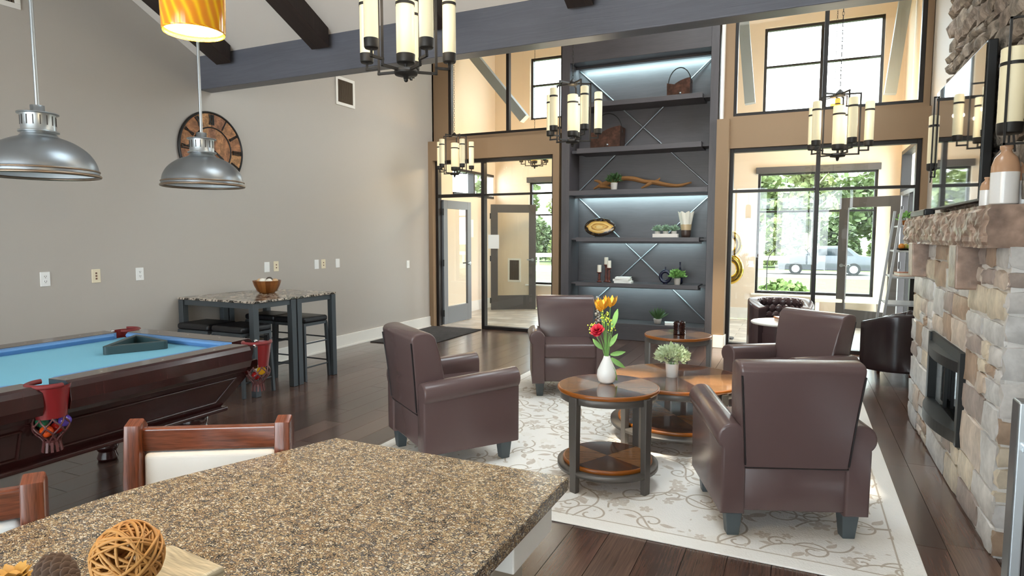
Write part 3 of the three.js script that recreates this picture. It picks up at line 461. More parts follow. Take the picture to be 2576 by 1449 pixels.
{ const t = thing('book', 'white book lying flat on the lowest shelf', 'book', [-1.62, 0.245, -8.97], 0.2); mesh('cover', merge([span(-0.1, 0.1, 0, 0.004, -0.08, 0.08), span(-0.1, 0.1, 0.03, 0.034, -0.08, 0.08), span(-0.1, 0.1, 0, 0.034, 0.078, 0.081)]), M.paper, t); mesh('pages', span(-0.096, 0.096, 0.004, 0.03, -0.076, 0.077), M.ivory, t); }
{ // shell filled tall vase behind the far armchair
  const t = thing('shell_vase', 'tall clear vase of shells standing beside the far armchair', 'vase', [-2.62, 0, -8.66]);
  mesh('glass_vase', new THREE.CylinderGeometry(0.06, 0.06, 0.64, 28, 1, true).translate(0, 0.32, 0), std('clear vase glass', { color: 0xffffff, roughness: 0, transmission: 1, thickness: 0, side: THREE.DoubleSide }), t);
  mesh('base', cyl(0.06, 0.062, 0.02, 0, 0.01, 0), M.nickel, t);
  for (let i = 0; i < 70; i++) { const a = rr(0, TAU), r = rr(0.012, 0.038); const s = mesh('shell', ball(rr(0.014, 0.02), 0, 0, 0, 8), [M.ivory, M.edgeWood, potGrey][i % 3], t); s.position.set(r * Math.cos(a), 0.03 + i * 0.0086, r * Math.sin(a)); s.scale.set(1, 0.75, 1.15); s.rotation.set(rr(0, 3), rr(0, 3), 0); }
}

// ------------------------------------------------------------ left wall: clock, vents, plates
{
  const t = thing('wall_clock', 'large round wooden wall clock with iron roman numerals', 'clock', [XL, 2.385, -4.675], Math.PI / 2); const R = 0.378;
  const planks = [0xc2855a, 0xcc8f60, 0xb37a58, 0xd29a66].map((c, i) => std('clock board ' + i, { color: c, roughness: 0.65, map: rep(T.stain, 3 + i, 5) }));
  mesh('backing', cyl(R, R, 0.012, 0, 0, 0, 64).rotateX(Math.PI / 2).translate(0, 0, 0.012), planks[2], t);
  // radial boards in the outer ring and a round centre
  for (let i = 0; i < 12; i++) { const s = new THREE.Shape(); s.absarc(0, 0, R - 0.012, i * TAU / 12 + 0.008, (i + 1) * TAU / 12 - 0.008, false); s.absarc(0, 0, R * 0.62, (i + 1) * TAU / 12 - 0.012, i * TAU / 12 + 0.012, true); mesh('ring_board', boxUV(new THREE.ExtrudeGeometry(s, { depth: 0.01, bevelEnabled: false }).translate(0, 0, 0.018)), planks[i % 4], t); }
  for (let i = 0; i < 5; i++) { const w = R * 1.2 / 5, x0 = -R * 0.6 + i * w, c = (x) => Math.sqrt(Math.max(0, (R * 0.6) ** 2 - x * x)); const s = new THREE.Shape(); for (let k = 0; k <= 8; k++) { const x = x0 + w * k / 8; k ? s.lineTo(x, c(x)) : s.moveTo(x, c(x)); } for (let k = 8; k >= 0; k--) { const x = x0 + w * k / 8; s.lineTo(x, -c(x)); } mesh('centre_board', boxUV(new THREE.ExtrudeGeometry(s, { depth: 0.012, bevelEnabled: false }).translate(0, 0, 0.018), true), planks[(i * 3) % 4], t); }
  mesh('outer_rim', new THREE.TorusGeometry(R, 0.012, 8, 72).scale(1, 1, 1.6).translate(0, 0, 0.02), M.iron, t); mesh('inner_rim', new THREE.TorusGeometry(R * 0.6, 0.007, 8, 64).translate(0, 0, 0.032), M.iron, t);
  const glyph = { I: [[0, 0, 0, 1]], V: [[-0.3, 1, 0, 0], [0.3, 1, 0, 0]], X: [[-0.3, 0, 0.3, 1], [-0.3, 1, 0.3, 0]] }, wid = { I: 0.34, V: 0.72, X: 0.72 };
  ['XII', 'I', 'II', 'III', 'IIII', 'V', 'VI', 'VII', 'VIII', 'IX', 'X', 'XI'].forEach((s, i) => {
    const H = 0.1, K = 0.046, tot = [...s].reduce((a, c) => a + wid[c], 0) * K; let x = -tot / 2; const parts = [];
    for (const c of s) { x += wid[c] * K / 2; for (const [a, b, d, e] of glyph[c]) parts.push(rod(V(x + a * K, (b - 0.5) * H, 0), V(x + d * K, (e - 0.5) * H, 0), 0.0055, 6)); x += wid[c] * K / 2; }
    parts.push(box(tot * 0.95, 0.006, 0.008, 0, H / 2, 0), box(tot * 0.95, 0.006, 0.008, 0, -H / 2, 0));
    const g = merge(parts).translate(0, R * 0.81, 0).rotateZ(-i * TAU / 12); mesh('numeral', g.translate(0, 0, 0.034), M.iron, t);
  });
  mesh('hour_hand', box(0.02, 0.17, 0.004, 0, 0.07, 0).rotateZ(-2.2).translate(0, 0, 0.04), M.iron, t); mesh('minute_hand', box(0.014, 0.26, 0.004, 0, 0.11, 0).rotateZ(0.9).translate(0, 0, 0.045), M.iron, t);
}
function grille(label, pos, w, h, n, turn = Math.PI / 2) {
  const t = thing('air_vent', label, 'vent', pos, turn, 'white wall vents');
  mesh('frame', merge([span(-w / 2, w / 2, h / 2 - 0.04, h / 2, 0, 0.014, 0.003), span(-w / 2, w / 2, -h / 2, -h / 2 + 0.04, 0, 0.014, 0.003), span(-w / 2, -w / 2 + 0.04, -h / 2 + 0.04, h / 2 - 0.04, 0, 0.014, 0.003), span(w / 2 - 0.04, w / 2, -h / 2 + 0.04, h / 2 - 0.04, 0, 0.014, 0.003)]), M.white, t);
  mesh('duct_back', span(-w / 2 + 0.04, w / 2 - 0.04, -h / 2 + 0.04, h / 2 - 0.04, 0.0, 0.002), M.slot, t);
  const k = std('bronze louvre', { color: 0x7a6a58, roughness: 0.5 });
  for (let i = 0; i < n; i++) mesh('louvre', box(0.004, h - 0.08, 0.012, -w / 2 + 0.05 + (w - 0.1) * i / (n - 1), 0, 0.007), k, t);
}
grille('square white framed wall vent under the cross beam', [XL, 3.405, -6.82], 0.38, 0.37, 16);
grille('white framed wall vent at the top left corner', [XL, 3.43, -2.78], 0.4, 0.36, 16);
grille('white framed return grille low on the lobby wall behind the dark glass door', [-5.5, 0.78, LZ + 0.001], 0.3, 0.5, 10, 0);
[[-3.038, 1.15, 0, 'white duplex outlet nearest the pool table end, leftmost of the row'], [-3.445, 1.153, 1, 'almond plate with three jacks, second in the row on the left wall'], [-3.844, 1.148, 0, 'white outlet third in the row, left of the tall table'], [-5.378, 1.143, 2, 'white blank plate above the wooden bowl'], [-5.517, 1.147, 1, 'almond jack plate just right of the blank plate above the bowl'], [-6.195, 1.142, 2, 'white blank plate, first of the three past the tall tables'], [-6.32, 1.142, 1, 'almond jack plate in the middle of three past the tall tables'], [-6.595, 1.141, 2, 'white blank plate, last of the three past the tall tables'], [-8.239, 1.06, 3, 'white light switch near the storefront door']].forEach(([z, y, k, label]) => {
  const t = thing('wall_plate', label, k === 3 ? 'switch' : 'wall plate', [XL, y, z], Math.PI / 2, 'wall plates on the left wall');
  mesh('plate', box(0.075, 0.118, 0.007, 0, 0, 0.0035, 0.003), k === 1 ? M.almond : M.outlet, t);
  if (k === 0) for (const s of [-1, 1]) { const r = mesh('receptacle', box(0.034, 0.029, 0.003, 0, s * 0.02, 0.0075, 0.001), M.outlet, t); mesh('slots', merge([box(0.003, 0.01, 0.001, -0.007, s * 0.02 + 0.003, 0.0092), box(0.003, 0.01, 0.001, 0.007, s * 0.02 + 0.003, 0.0092), box(0.006, 0.005, 0.001, 0, s * 0.02 - 0.008, 0.0092)]), M.slot, r); }
  if (k === 1) for (const s of z > -4 ? [-1, 0, 1] : [-0.7, 0.7]) mesh('jack', box(0.014, 0.014, 0.003, 0, s * 0.024, 0.008), std('brown jack', { color: 0x6d4a3a, roughness: 0.5 }), t);
  if (k === 3) mesh('rocker', box(0.033, 0.066, 0.005, 0, 0, 0.008, 0.002), M.outlet, t);
});
single('door_mat', boxUV(span(-5.5, -4.6, 0, 0.012, -8.84, -7.15, 0.004)), M.mat, 'charcoal carpet mat in front of the open glass door', 'mat');
single('paper_notice', box(0.19, 0.22, 0.002, -4.45, 1.41, -8.985), M.paper, 'square white sheet taped to the storefront glass', 'notice');
single('wall_poster', box(0.003, 0.35, 0.3, LX0 + 0.004, 1.65, -10.95), M.paper, 'white sheet pinned to the lobby wall beside the doors', 'poster');

// ------------------------------------------------------------ tall tables, stools, bowl
function pubTable(label, z0, z1) {
  const t = thing('pub_table', label, 'table', [-5.045, 0, (z0 + z1) / 2], 0, 'tall marbled tables'), w = 0.505, d = (z1 - z0) / 2, H = 0.9;
  mesh('table_top', boxUV(box(2 * w, 0.022, 2 * d, 0, H - 0.011, 0, 0.006)), M.marble, t);
  for (const a of [-1, 1]) { mesh('apron', box(2 * w - 0.14, 0.05, 0.025, 0, H - 0.049, a * (d - 0.033)), M.tableMetal, t); mesh('apron', box(0.025, 0.05, 2 * d - 0.14, a * (w - 0.033), H - 0.049, 0), M.tableMetal, t); for (const b of [-1, 1]) mesh('leg', box(0.062, H - 0.024, 0.062, a * (w - 0.034), (H - 0.024) / 2, b * (d - 0.034), 0.004), M.tableMetal, t); }
}
pubTable('tall table with marbled top on steel legs, nearer the pool table', -4.745, -4.2); pubTable('tall table with marbled top on steel legs, carrying the wooden bowl', -5.33, -4.755);
function stool(label, pos, turn) {
  const t = thing('bar_stool', label, 'stool', pos, turn, 'backless black stools'), w = 0.19, d = 0.16, H = 0.6;
  mesh('seat', warp(box(0.42, 0.06, 0.35, 0, H + 0.03, 0, 0.025, 4), (v) => { if (v.y > H + 0.03) v.y += 0.02 * Math.cos(v.x * 7) * Math.cos(v.z * 8); }), M.blackVinyl, t);
  mesh('seat_frame', merge([box(0.4, 0.03, 0.02, 0, H - 0.015, d), box(0.4, 0.03, 0.02, 0, H - 0.015, -d), box(0.02, 0.03, 0.3, w, H - 0.015, 0), box(0.02, 0.03, 0.3, -w, H - 0.015, 0)]), M.tableMetal, t);
  for (const a of [-1, 1]) for (const b of [-1, 1]) mesh('leg', bar(V(a * w, H - 0.03, b * d), V(a * (w + 0.015), 0.014, b * (d + 0.015)), 0.027), M.tableMetal, t);
  for (const y of [0.17, 0.42]) { for (const a of [-1, 1]) { mesh('stretcher', rod(V(-w, y, a * (d + 0.008)), V(w, y, a * (d + 0.008)), 0.008), M.tableMetal, t); mesh('stretcher', rod(V(a * (w + 0.008), y - 0.03, -d), V(a * (w + 0.008), y - 0.03, d), 0.008), M.tableMetal, t); } }
}
stool('black stool at the pool table side, under the nearer tall table by the wall', [-5.27, 0, -4.3], 0.02); stool('black stool at the pool table side, pushed under the nearer tall table', [-4.82, 0, -4.31], -0.02);
stool('black stool under the bowl table, nearer the wall', [-5.25, 0, -5.1], 0.02); stool('black stool under the bowl table, at its open end', [-4.8, 0, -5.08], -0.02);
{
  const t = thing('wooden_bowl', 'slatted honey wood bowl on the marbled table', 'bowl', [-5.14, 0.9, -4.95]);
  const ws = [0xa5622b, 0xb87438, 0x8f5122].map((c, i) => std('bowl slat ' + i, { color: c, roughness: 0.3, map: rep(T.grain, 4, 4) }));
  const pr = [[0.075, 0], [0.1, 0.02], [0.13, 0.08], [0.145, 0.13], [0.137, 0.13], [0.122, 0.08], [0.092, 0.026], [0.07, 0.012]];
  for (let i = 0; i < 18; i++) mesh('slat', new THREE.LatheGeometry(pr.map(([x, y]) => new THREE.Vector2(x, y)), 3, i * TAU / 18 + 0.01, TAU / 18 - 0.02), ws[i % 3], t);
  mesh('base', cyl(0.088, 0.074, 0.014, 0, 0.007, 0), ws[2], t);
  mesh('inner_shell', lathe([[0.001, 0.012], [0.085, 0.022], [0.12, 0.08], [0.135, 0.127]], 36), ws[0], t);
  const cs = [std('cream ball', { color: 0xece6da, roughness: 0.6 }), std('tan ball', { color: 0xd0ad86, roughness: 0.6 }), std('dark ball', { color: 0x4a4038, roughness: 0.6 })];
  [[-0.07, 0.115, 0.03, 1, 'tan'], [-0.01, 0.12, 0.05, 0, 'cream'], [0.06, 0.118, 0.03, 0, 'cream'], [0.0, 0.13, -0.035, 2, 'dark'], [-0.07, 0.112, -0.04, 0, 'cream'], [0.075, 0.115, -0.04, 1, 'tan']].forEach(([x, y, z, c, n], i) => single('decor_ball', warp(ball(0.036, 0, 0, 0, 16), (v) => v.multiplyScalar(1 + 0.03 * Math.sin(v.x * 200 + i) * Math.sin(v.y * 170))), cs[c], ['tan ball at the left front of the wooden bowl', 'cream ball at the front of the wooden bowl', 'cream ball at the right front of the wooden bowl', 'dark ball in the middle of the wooden bowl', 'cream ball at the back left of the wooden bowl', 'tan ball at the back right of the wooden bowl'][i], 'ball', [-5.14 + x, 0.9 + y, -4.95 + z], 0, 'balls in the wooden bowl'));
}
// ------------------------------------------------------------ pool table
const PX = -3.77, PZ = -1.68;
{
  const t = thing('pool_table', 'mahogany pool table with turquoise cloth and leather pockets', 'pool table', [PX, 0, PZ]);
  const X = 0.72, Z = 1.32, RT = 0.83, BED = 0.785;                 // half outer sizes, rail top, cloth
  const ix = 0.56, iz = 1.16;                                       // inner edge of the wooden rail
  mesh('cloth_bed', boxUV(box(2 * ix + 0.02, 0.03, 2 * iz + 0.02, 0, BED - 0.015, 0)), M.felt, t);
  const pk = 0.062;                                                 // half gap at a pocket
  const railGeo = (len) => boxUV(extrude([[0, 0.7], [0.15, 0.7], [0.165, 0.74], [0.16, 0.8], [0.148, 0.822], [0.13, 0.83], [0, 0.826]], len, 0.002).translate(0, 0, -len / 2), true);
  const cushGeo = (len) => { const g = extrude([[0.0, 0.778], [0.0, 0.826], [-0.045, 0.824], [-0.052, 0.812], [-0.03, 0.786]], len).translate(0, 0, -len / 2); return warp(g, (v) => { if (v.x < -0.02) v.z *= 1 - 0.05 / len * 2; }); };
  const seg = (cx, cz, turn, len) => { const r = mesh('rail', railGeo(len), M.mahogany, t); r.position.set(cx, 0, cz); r.rotation.y = turn; const c = mesh('cushion', cushGeo(len), M.cushion, t); c.position.set(cx, 0, cz); c.rotation.y = turn; return r; };
  const L = iz - 2 * pk + 0.02, W = 2 * ix - 2 * pk + 0.02;
  for (const s of [1, -1]) for (const h of [1, -1]) { const r = seg(s * ix, h * (iz / 2 + 0.005), s > 0 ? 0 : Math.PI, L); for (const k of [-1, 0, 1]) mesh('sight', cyl(0.009, 0.009, 0.003, 0.085, 0.829, k * L / 3.2, 12), M.ivory, r); }
  for (const h of [1, -1]) { const r = seg(0, h * iz, h > 0 ? -Math.PI / 2 : Math.PI / 2, W); for (const k of [-1, 0, 1]) mesh('sight', cyl(0.009, 0.009, 0.003, 0.085, 0.829, k * W / 3.4, 12), M.ivory, r); }
  // cabinet: apron band, tapered body with raised panel mouldings, base moulding
  mesh('apron_band', boxUV(box(2 * X - 0.16, 0.06, 2 * Z - 0.16, 0, 0.685, 0, 0.008)), M.mahogany, t);
  const tw = X - 0.1, tz = Z - 0.1, bw = X - 0.2, bz = Z - 0.28, y0 = 0.435, y1 = 0.66;
  mesh('cabinet', boxUV(warp(box(2, y1 - y0, 2, 0, (y0 + y1) / 2, 0), (v) => { const k = (v.y - y0) / (y1 - y0); v.x *= bw + (tw - bw) * k; v.z *= bz + (tz - bz) * k; }).toNonIndexed()), M.mahogany, t);
  mesh('base_moulding', boxUV(box(2 * bw + 0.07, 0.028, 2 * bz + 0.07, 0, y0 - 0.008, 0, 0.012)), M.mahogany, t);
  const on = (s, u, k) => V(s * (bw + (tw - bw) * k + 0.003), y0 + (y1 - y0) * k, u * (bz + (tz - bz) * k));
  for (const s of [1, -1]) for (const [u0, u1] of [[0.08, 0.92], [-0.92, -0.08]]) { const q = [on(s, u0, 0.2), on(s, u1, 0.2), on(s, u1, 0.82), on(s, u0, 0.82)]; mesh('panel_moulding', merge(q.map((p, i) => rod(p, q[(i + 1) % 4], 0.007, 8))), M.mahogany, t); }
  for (const h of [1, -1]) { const e = (u, k) => V(u * (bw + (tw - bw) * k), y0 + (y1 - y0) * k, h * (bz + (tz - bz) * k + 0.003)), q = [e(-0.82, 0.2), e(0.82, 0.2), e(0.82, 0.82), e(-0.82, 0.82)]; mesh('panel_moulding', merge(q.map((p, i) => rod(p, q[(i + 1) % 4], 0.007, 8))), M.mahogany, t); }
  const leg = lathe([[0.001, 0], [0.055, 0], [0.062, 0.02], [0.05, 0.06], [0.06, 0.075], [0.07, 0.1], [0.058, 0.12], [0.066, 0.16], [0.074, 0.26], [0.078, 0.3], [0.09, 0.315], [0.095, 0.33], [0.08, 0.345], [0.09, 0.37], [0.09, 0.4], [0.08, 0.415], [0.001, 0.415]], 28);
  for (const a of [1, -1]) for (const b of [1, -1]) mesh('leg', leg, M.mahogany, t).position.set(a * (bw - 0.1), 0, b * (bz - 0.12));
  // six leather pockets with woven nets
  const shield = (() => { const g = new THREE.CylinderGeometry(0.086, 0.064, 0.15, 20, 4, true, -1.5, 3.0).translate(0, 0.748, 0); return g; })();
  const lip = new THREE.TorusGeometry(0.082, 0.012, 8, 24, Math.PI * 1.1).rotateX(Math.PI / 2).rotateY(Math.PI / 2 + Math.PI * 1.05).translate(0, 0.826, 0);
  const net = (() => { const a = [], n = 8, rad = (k) => 0.062 + 0.022 * Math.sin(Math.PI * Math.min(1, k * 1.15)) - 0.03 * k; for (let i = 0; i < n; i++) for (const s of [1, -1]) { const p = []; for (let k = 0; k <= 6; k++) { const q = k / 6, an = (i + s * (Math.abs(((q * 3) % 2) - 1)) * 0.55) * TAU / n; p.push(V(rad(q) * Math.cos(an), 0.675 - 0.115 * q, rad(q) * Math.sin(an))); } a.push(tube(p, 0.0042, 14, 5)); } return merge(a); })();
  const tassel = merge([cyl(0.034, 0.03, 0.022, 0, 0.556, 0, 16), ...Array.from({ length: 12 }, (_, i) => box(0.011, 0.045, 0.004, 0, -0.022, 0.034).rotateX(-0.16).rotateY(i * TAU / 12).translate(0, 0.552, 0))]);
  for (const [a, b, turn] of [[1, 0, Math.PI / 2], [-1, 0, -Math.PI / 2], [1, 1, Math.PI / 4], [-1, 1, -Math.PI / 4], [1, -1, Math.PI * 3 / 4], [-1, -1, -Math.PI * 3 / 4]]) {
    const p = new THREE.Group(); p.name = 'pocket'; t.add(p); p.position.set(a * (b ? 0.64 : 0.662), 0, b * 1.235); p.rotation.y = turn;
    mesh('leather_shield', shield, std('oxblood pocket leather', { color: 0x7c1f22, roughness: 0.3, side: THREE.DoubleSide }), p); mesh('lip', lip, M.redLeather, p); mesh('net', net, M.netLeather, p); mesh('tassel', tassel, M.netLeather, p);
    for (const s of [-1, 1]) mesh('bolt', ball(0.014, s * 0.082, 0.818, -0.01, 10).scale(1, 1, 1), M.chrome, p);
  }
  const ballM = (n, c) => std(n + ' pool ball', { color: c, roughness: 0.06 });
  [[0.655, 0.612, -0.028, 'red', 0xb41f16, 0], [0.675, 0.612, 0.028, 'orange', 0xd4501c, 0], [0.69, 0.645, -0.045, 'purple', 0x57419c, 0], [0.65, 0.655, 0.03, 'green', 0x1d6a48, 0], [0.62, 0.64, -0.02, 'blue', 0x1d2f6e, 0],
    [0.655, 0.64, -1.25, 'yellow', 0xe2a81a, 1], [0.63, 0.61, -1.225, 'red', 0xa31c1a, 1], [0.615, 0.645, -1.255, 'white', 0xe8e2d4, 1]].forEach(([x, y, z, n, c, k]) => single('pool_ball', ball(0.0275, 0, 0, 0, 18), ballM(n, c), n + ' pool ball in the net of the ' + (k ? 'corner' : 'side') + ' pocket', 'pool ball', [PX + x, y, PZ + z], 0, 'pool balls in the pockets'));
  // triangle rack lying on the cloth
  const rk = thing('ball_rack', 'dark plastic triangle rack lying on the turquoise cloth', 'rack', [0, BED, 0]);
  const A = [[-3.79, -2.36], [-3.64, -2.67], [-4.06, -2.75]].map(([x, z]) => V(x, 0, z)), cen = A[0].clone().add(A[1]).add(A[2]).divideScalar(3);
  const tri = (k, r) => { const s = new THREE.Path(); const q = A.map((p) => p.clone().sub(cen).multiplyScalar(k)); for (let i = 0; i < 3; i++) { const p = q[i], a = q[(i + 2) % 3].clone().sub(p).normalize(), b = q[(i + 1) % 3].clone().sub(p).normalize(), u = p.clone().addScaledVector(a, r), v = p.clone().addScaledVector(b, r); i ? s.lineTo(u.x, -u.z) : s.moveTo(u.x, -u.z); s.quadraticCurveTo(p.x, -p.z, v.x, -v.z); } s.closePath(); return s; };
  const os = new THREE.Shape(tri(1.06, 0.04).getPoints(8)); os.holes.push(new THREE.Path(tri(0.86, 0.025).getPoints(8)));
  mesh('triangle', new THREE.ExtrudeGeometry(os, { depth: 0.045, bevelEnabled: true, bevelSize: 0.003, bevelThickness: 0.003, bevelSegments: 2 }).rotateX(-Math.PI / 2).translate(cen.x, 0.004, cen.z), M.rackMat, rk);
}
// ------------------------------------------------------------ pendants
function ceilingAt(z) { return z < -4.6 ? FAR_H : EAVE + SL * (Math.min(z, RZ) + 4.56) - Math.max(0, z - RZ) * SL; }
function domePendant(label, x, y, z) {
  const t = thing('dome_pendant', label, 'pendant lamp', [x, y, z], 0, 'metal dome pendants over the pool table'), top = ceilingAt(z) - y;
  const R = 0.24, pr = []; for (let i = 0; i <= 14; i++) { const a = i / 14 * 1.28; pr.push([R * Math.cos(a), 0.03 + R * 0.72 * Math.sin(a)]); }
  mesh('shade', lathe([...pr.map(([a, b]) => [a - 0.004, b - 0.004]).reverse().slice(0, 0), [R + 0.003, 0.012], [R + 0.003, 0.03], ...pr, [0.065, 0.205]], 56), std('brushed pewter shade', { color: 0x8e9296, roughness: 0.36, metalness: 0.85, side: THREE.DoubleSide }), t);
  mesh('shade_lining', lathe([[R - 0.004, 0.014], ...pr.map(([a, b]) => [a - 0.006, b - 0.006])], 48), std('white enamel lining', { color: 0xe6e9ea, roughness: 0.4, side: THREE.DoubleSide }), t);
  mesh('rim', merge([new THREE.TorusGeometry(R + 0.004, 0.008, 8, 64).rotateX(Math.PI / 2).translate(0, 0.008, 0), new THREE.TorusGeometry(R + 0.002, 0.005, 8, 64).rotateX(Math.PI / 2).translate(0, 0.032, 0)]), std('bronze rim', { color: 0x8d7a68, roughness: 0.35, metalness: 0.8 }), t);
  mesh('neck', lathe([[0.088, 0.19], [0.07, 0.208], [0.07, 0.212], [0.084, 0.214], [0.084, 0.222], [0.072, 0.224], [0.072, 0.3], [0.086, 0.302], [0.086, 0.308], [0.03, 0.314], [0.03, 0.345], [0.012, 0.347]], 36), M.nickel, t);
  for (let i = 0; i < 16; i++) mesh('slot', box(0.004, 0.045, 0.003, 0, 0.27, 0.0725).rotateY(i * TAU / 16), M.slot, t);
  mesh('rod', cyl(0.009, 0.009, top - 0.34, 0, 0.34 + (top - 0.34) / 2, 0, 12), M.nickel, t);
  mesh('canopy', cyl(0.06, 0.06, 0.03, 0, top - 0.03, 0), M.nickel, t);
  mesh('bulb', ball(0.035, 0, 0.1, 0, 14), std('frosted bulb', { color: 0xf2f2ee, roughness: 0.4 }), t);
}
domePendant('grey metal dome pendant at the far left, nearer the camera', -3.41, 1.79, -1.87);
domePendant('grey metal dome pendant hanging in front of the wall clock', -3.52, 1.815, -2.885);
{ // amber glass pendant
  const t = thing('amber_pendant', 'amber swirled glass cylinder pendant over the counter', 'pendant lamp', [-1.23, 1.945, -1.0]), top = ceilingAt(-1.0) - 1.945;
  const swirl = tex(512, 512, (u, v) => { const w = 0.5 + 0.5 * Math.sin((u * 18 + v * 4 + 0.3 * vnoise(u * 16, v * 8, 16, 8, 3)) * TAU), k = 0.45 + 0.55 * w * w; return [226 * (0.82 + 0.18 * k), 128 * (0.62 + 0.75 * k), 8 + 10 * k]; });
  const g = lathe([[0.062, 0.0], [0.064, 0.004], [0.066, 0.06], [0.066, 0.3], [0.05, 0.34], [0.02, 0.35]], 48);
  mesh('shade', g, std('amber swirled glass', { color: 0xffffff, map: swirl, roughness: 0.12, emissive: 0xffffff, emissiveMap: swirl, emissiveIntensity: 0.11, side: THREE.DoubleSide }), t);
  mesh('diffuser', cyl(0.06, 0.06, 0.004, 0, 0.012, 0, 36), glow('lit diffuser', 0xfff2d8, 0.4, 0xffffff), t);
  mesh('cord', cyl(0.003, 0.003, top - 0.35, 0, 0.35 + (top - 0.35) / 2, 0, 8), M.iron, t); mesh('canopy', cyl(0.06, 0.06, 0.03, 0, top - 0.015, 0), M.iron, t);
  const l = new THREE.PointLight(0xffe2b0, 1.2, 0, 2); l.position.set(-1.23, 1.93, -1.0); l.shadow.radius = 2; scene.add(l);
}
// ------------------------------------------------------------ granite counter and its chairs
{
  const s = new THREE.Shape(); s.moveTo(-0.49, 1.395); s.lineTo(-1.2, 1.395); s.splineThru([[-1.29, 1.16], [-1.37, 0.95], [-1.4, 0.8], [-1.405, 0.62], [-1.38, 0.4], [-1.3, 0.1], [-1.18, -0.2]].map(([x, y]) => new THREE.Vector2(x, y))); s.lineTo(-0.49, -0.2); s.closePath();
  const g = new THREE.ExtrudeGeometry(s, { depth: 0.026, bevelEnabled: true, bevelSize: 0.004, bevelThickness: 0.004, bevelSegments: 2, curveSegments: 24, bevelOffset: -0.004 }).rotateX(-Math.PI / 2).translate(0, 0.89, 0);
  single('granite_countertop', boxUV(g), M.granite, 'brown speckled granite countertop with bowed edge in the foreground', 'countertop');
  const c = thing('kitchen_island', 'dark walnut island cabinet with pale apron and taupe post under the granite', 'island', [0, 0, 0]);
  mesh('cabinet', boxUV(span(-1.05, -0.66, 0, 0.886, -1.02, 0.1, 0.004), true), M.cabinetWood, c);
  mesh('apron', span(-0.7, -0.515, 0.80, 0.886, -1.35, -1.13, 0.004), M.white, c); mesh('post', span(-0.68, -0.56, 0, 0.80, -1.28, -1.12, 0.004), M.column, c); mesh('cabinet_top_rail', boxUV(span(-1.06, -0.65, 0.8, 0.885, -1.13, -1.02, 0.003)), M.cabinetWood, c);
}
function counterChair(label, pos, turn) {     // faces local +z; back at -z
  const t = thing('counter_chair', label, 'chair', pos, turn, 'cherry wood counter chairs'), SH = 0.63, w = 0.195;
  mesh('seat', box(0.43, 0.07, 0.42, 0, SH + 0.02, 0, 0.025, 3), M.whiteCloth, t); mesh('seat_frame', boxUV(box(0.43, 0.05, 0.42, 0, SH - 0.04, 0, 0.008)), M.stoolWood, t);
  for (const s of [-1, 1]) {
    const p = extrude([[-0.018, 0], [0.018, 0], [0.022, SH], [0.03, 0.85], [0.045, 0.985], [0.03, 1.0], [0.005, 0.99], [-0.012, 0.85], [-0.018, SH]], 0.042, 0.006).rotateY(-Math.PI / 2).scale(1, 1, -1);
    const m = smooth(p, 0.5); mesh('back_post', boxUV(m, true), M.stoolWood, t).position.set(s * w + 0.021 - 0.0, 0, -0.2);
    mesh('leg', boxUV(box(0.04, SH - 0.06, 0.04, s * w, (SH - 0.06) / 2, 0.185, 0.005), true), M.stoolWood, t);
  }
  const rail = boxUV(warp(box(2 * w - 0.035, 0.064, 0.026, 0, 0.95, -0.228, 0.006, 2), (v) => { v.z -= 0.018 * Math.cos(v.x * 7.5) - 0.018 * Math.cos(1.4); })); mesh('top_rail', rail, M.stoolWood, t);
  mesh('back_pad', warp(box(2 * w - 0.045, 0.235, 0.034, 0, 0.798, -0.216, 0.014, 3), (v) => { v.z -= 0.014 * Math.cos(v.x * 7.5) - 0.014 * Math.cos(1.4) + (v.y - 0.79) * 0.06; }), M.whiteCloth, t);
  for (const s of [-1, 1]) mesh('stretcher', rod(V(s * w, 0.22, -0.19), V(s * w, 0.22, 0.18), 0.011), M.stoolWood, t); mesh('stretcher', rod(V(-w, 0.2, 0.185), V(w, 0.2, 0.185), 0.012), M.stoolWood, t); mesh('stretcher', rod(V(-w, 0.26, -0.2), V(w, 0.26, -0.2), 0.011), M.stoolWood, t);
}
counterChair('cherry wood counter chair with white padded back beside the pool table', [-1.335, 0, -0.985], 0.525);
counterChair('cherry wood counter chair at the left picture edge, only its back corner showing', [-1.375, 0, -0.445], 0.92);
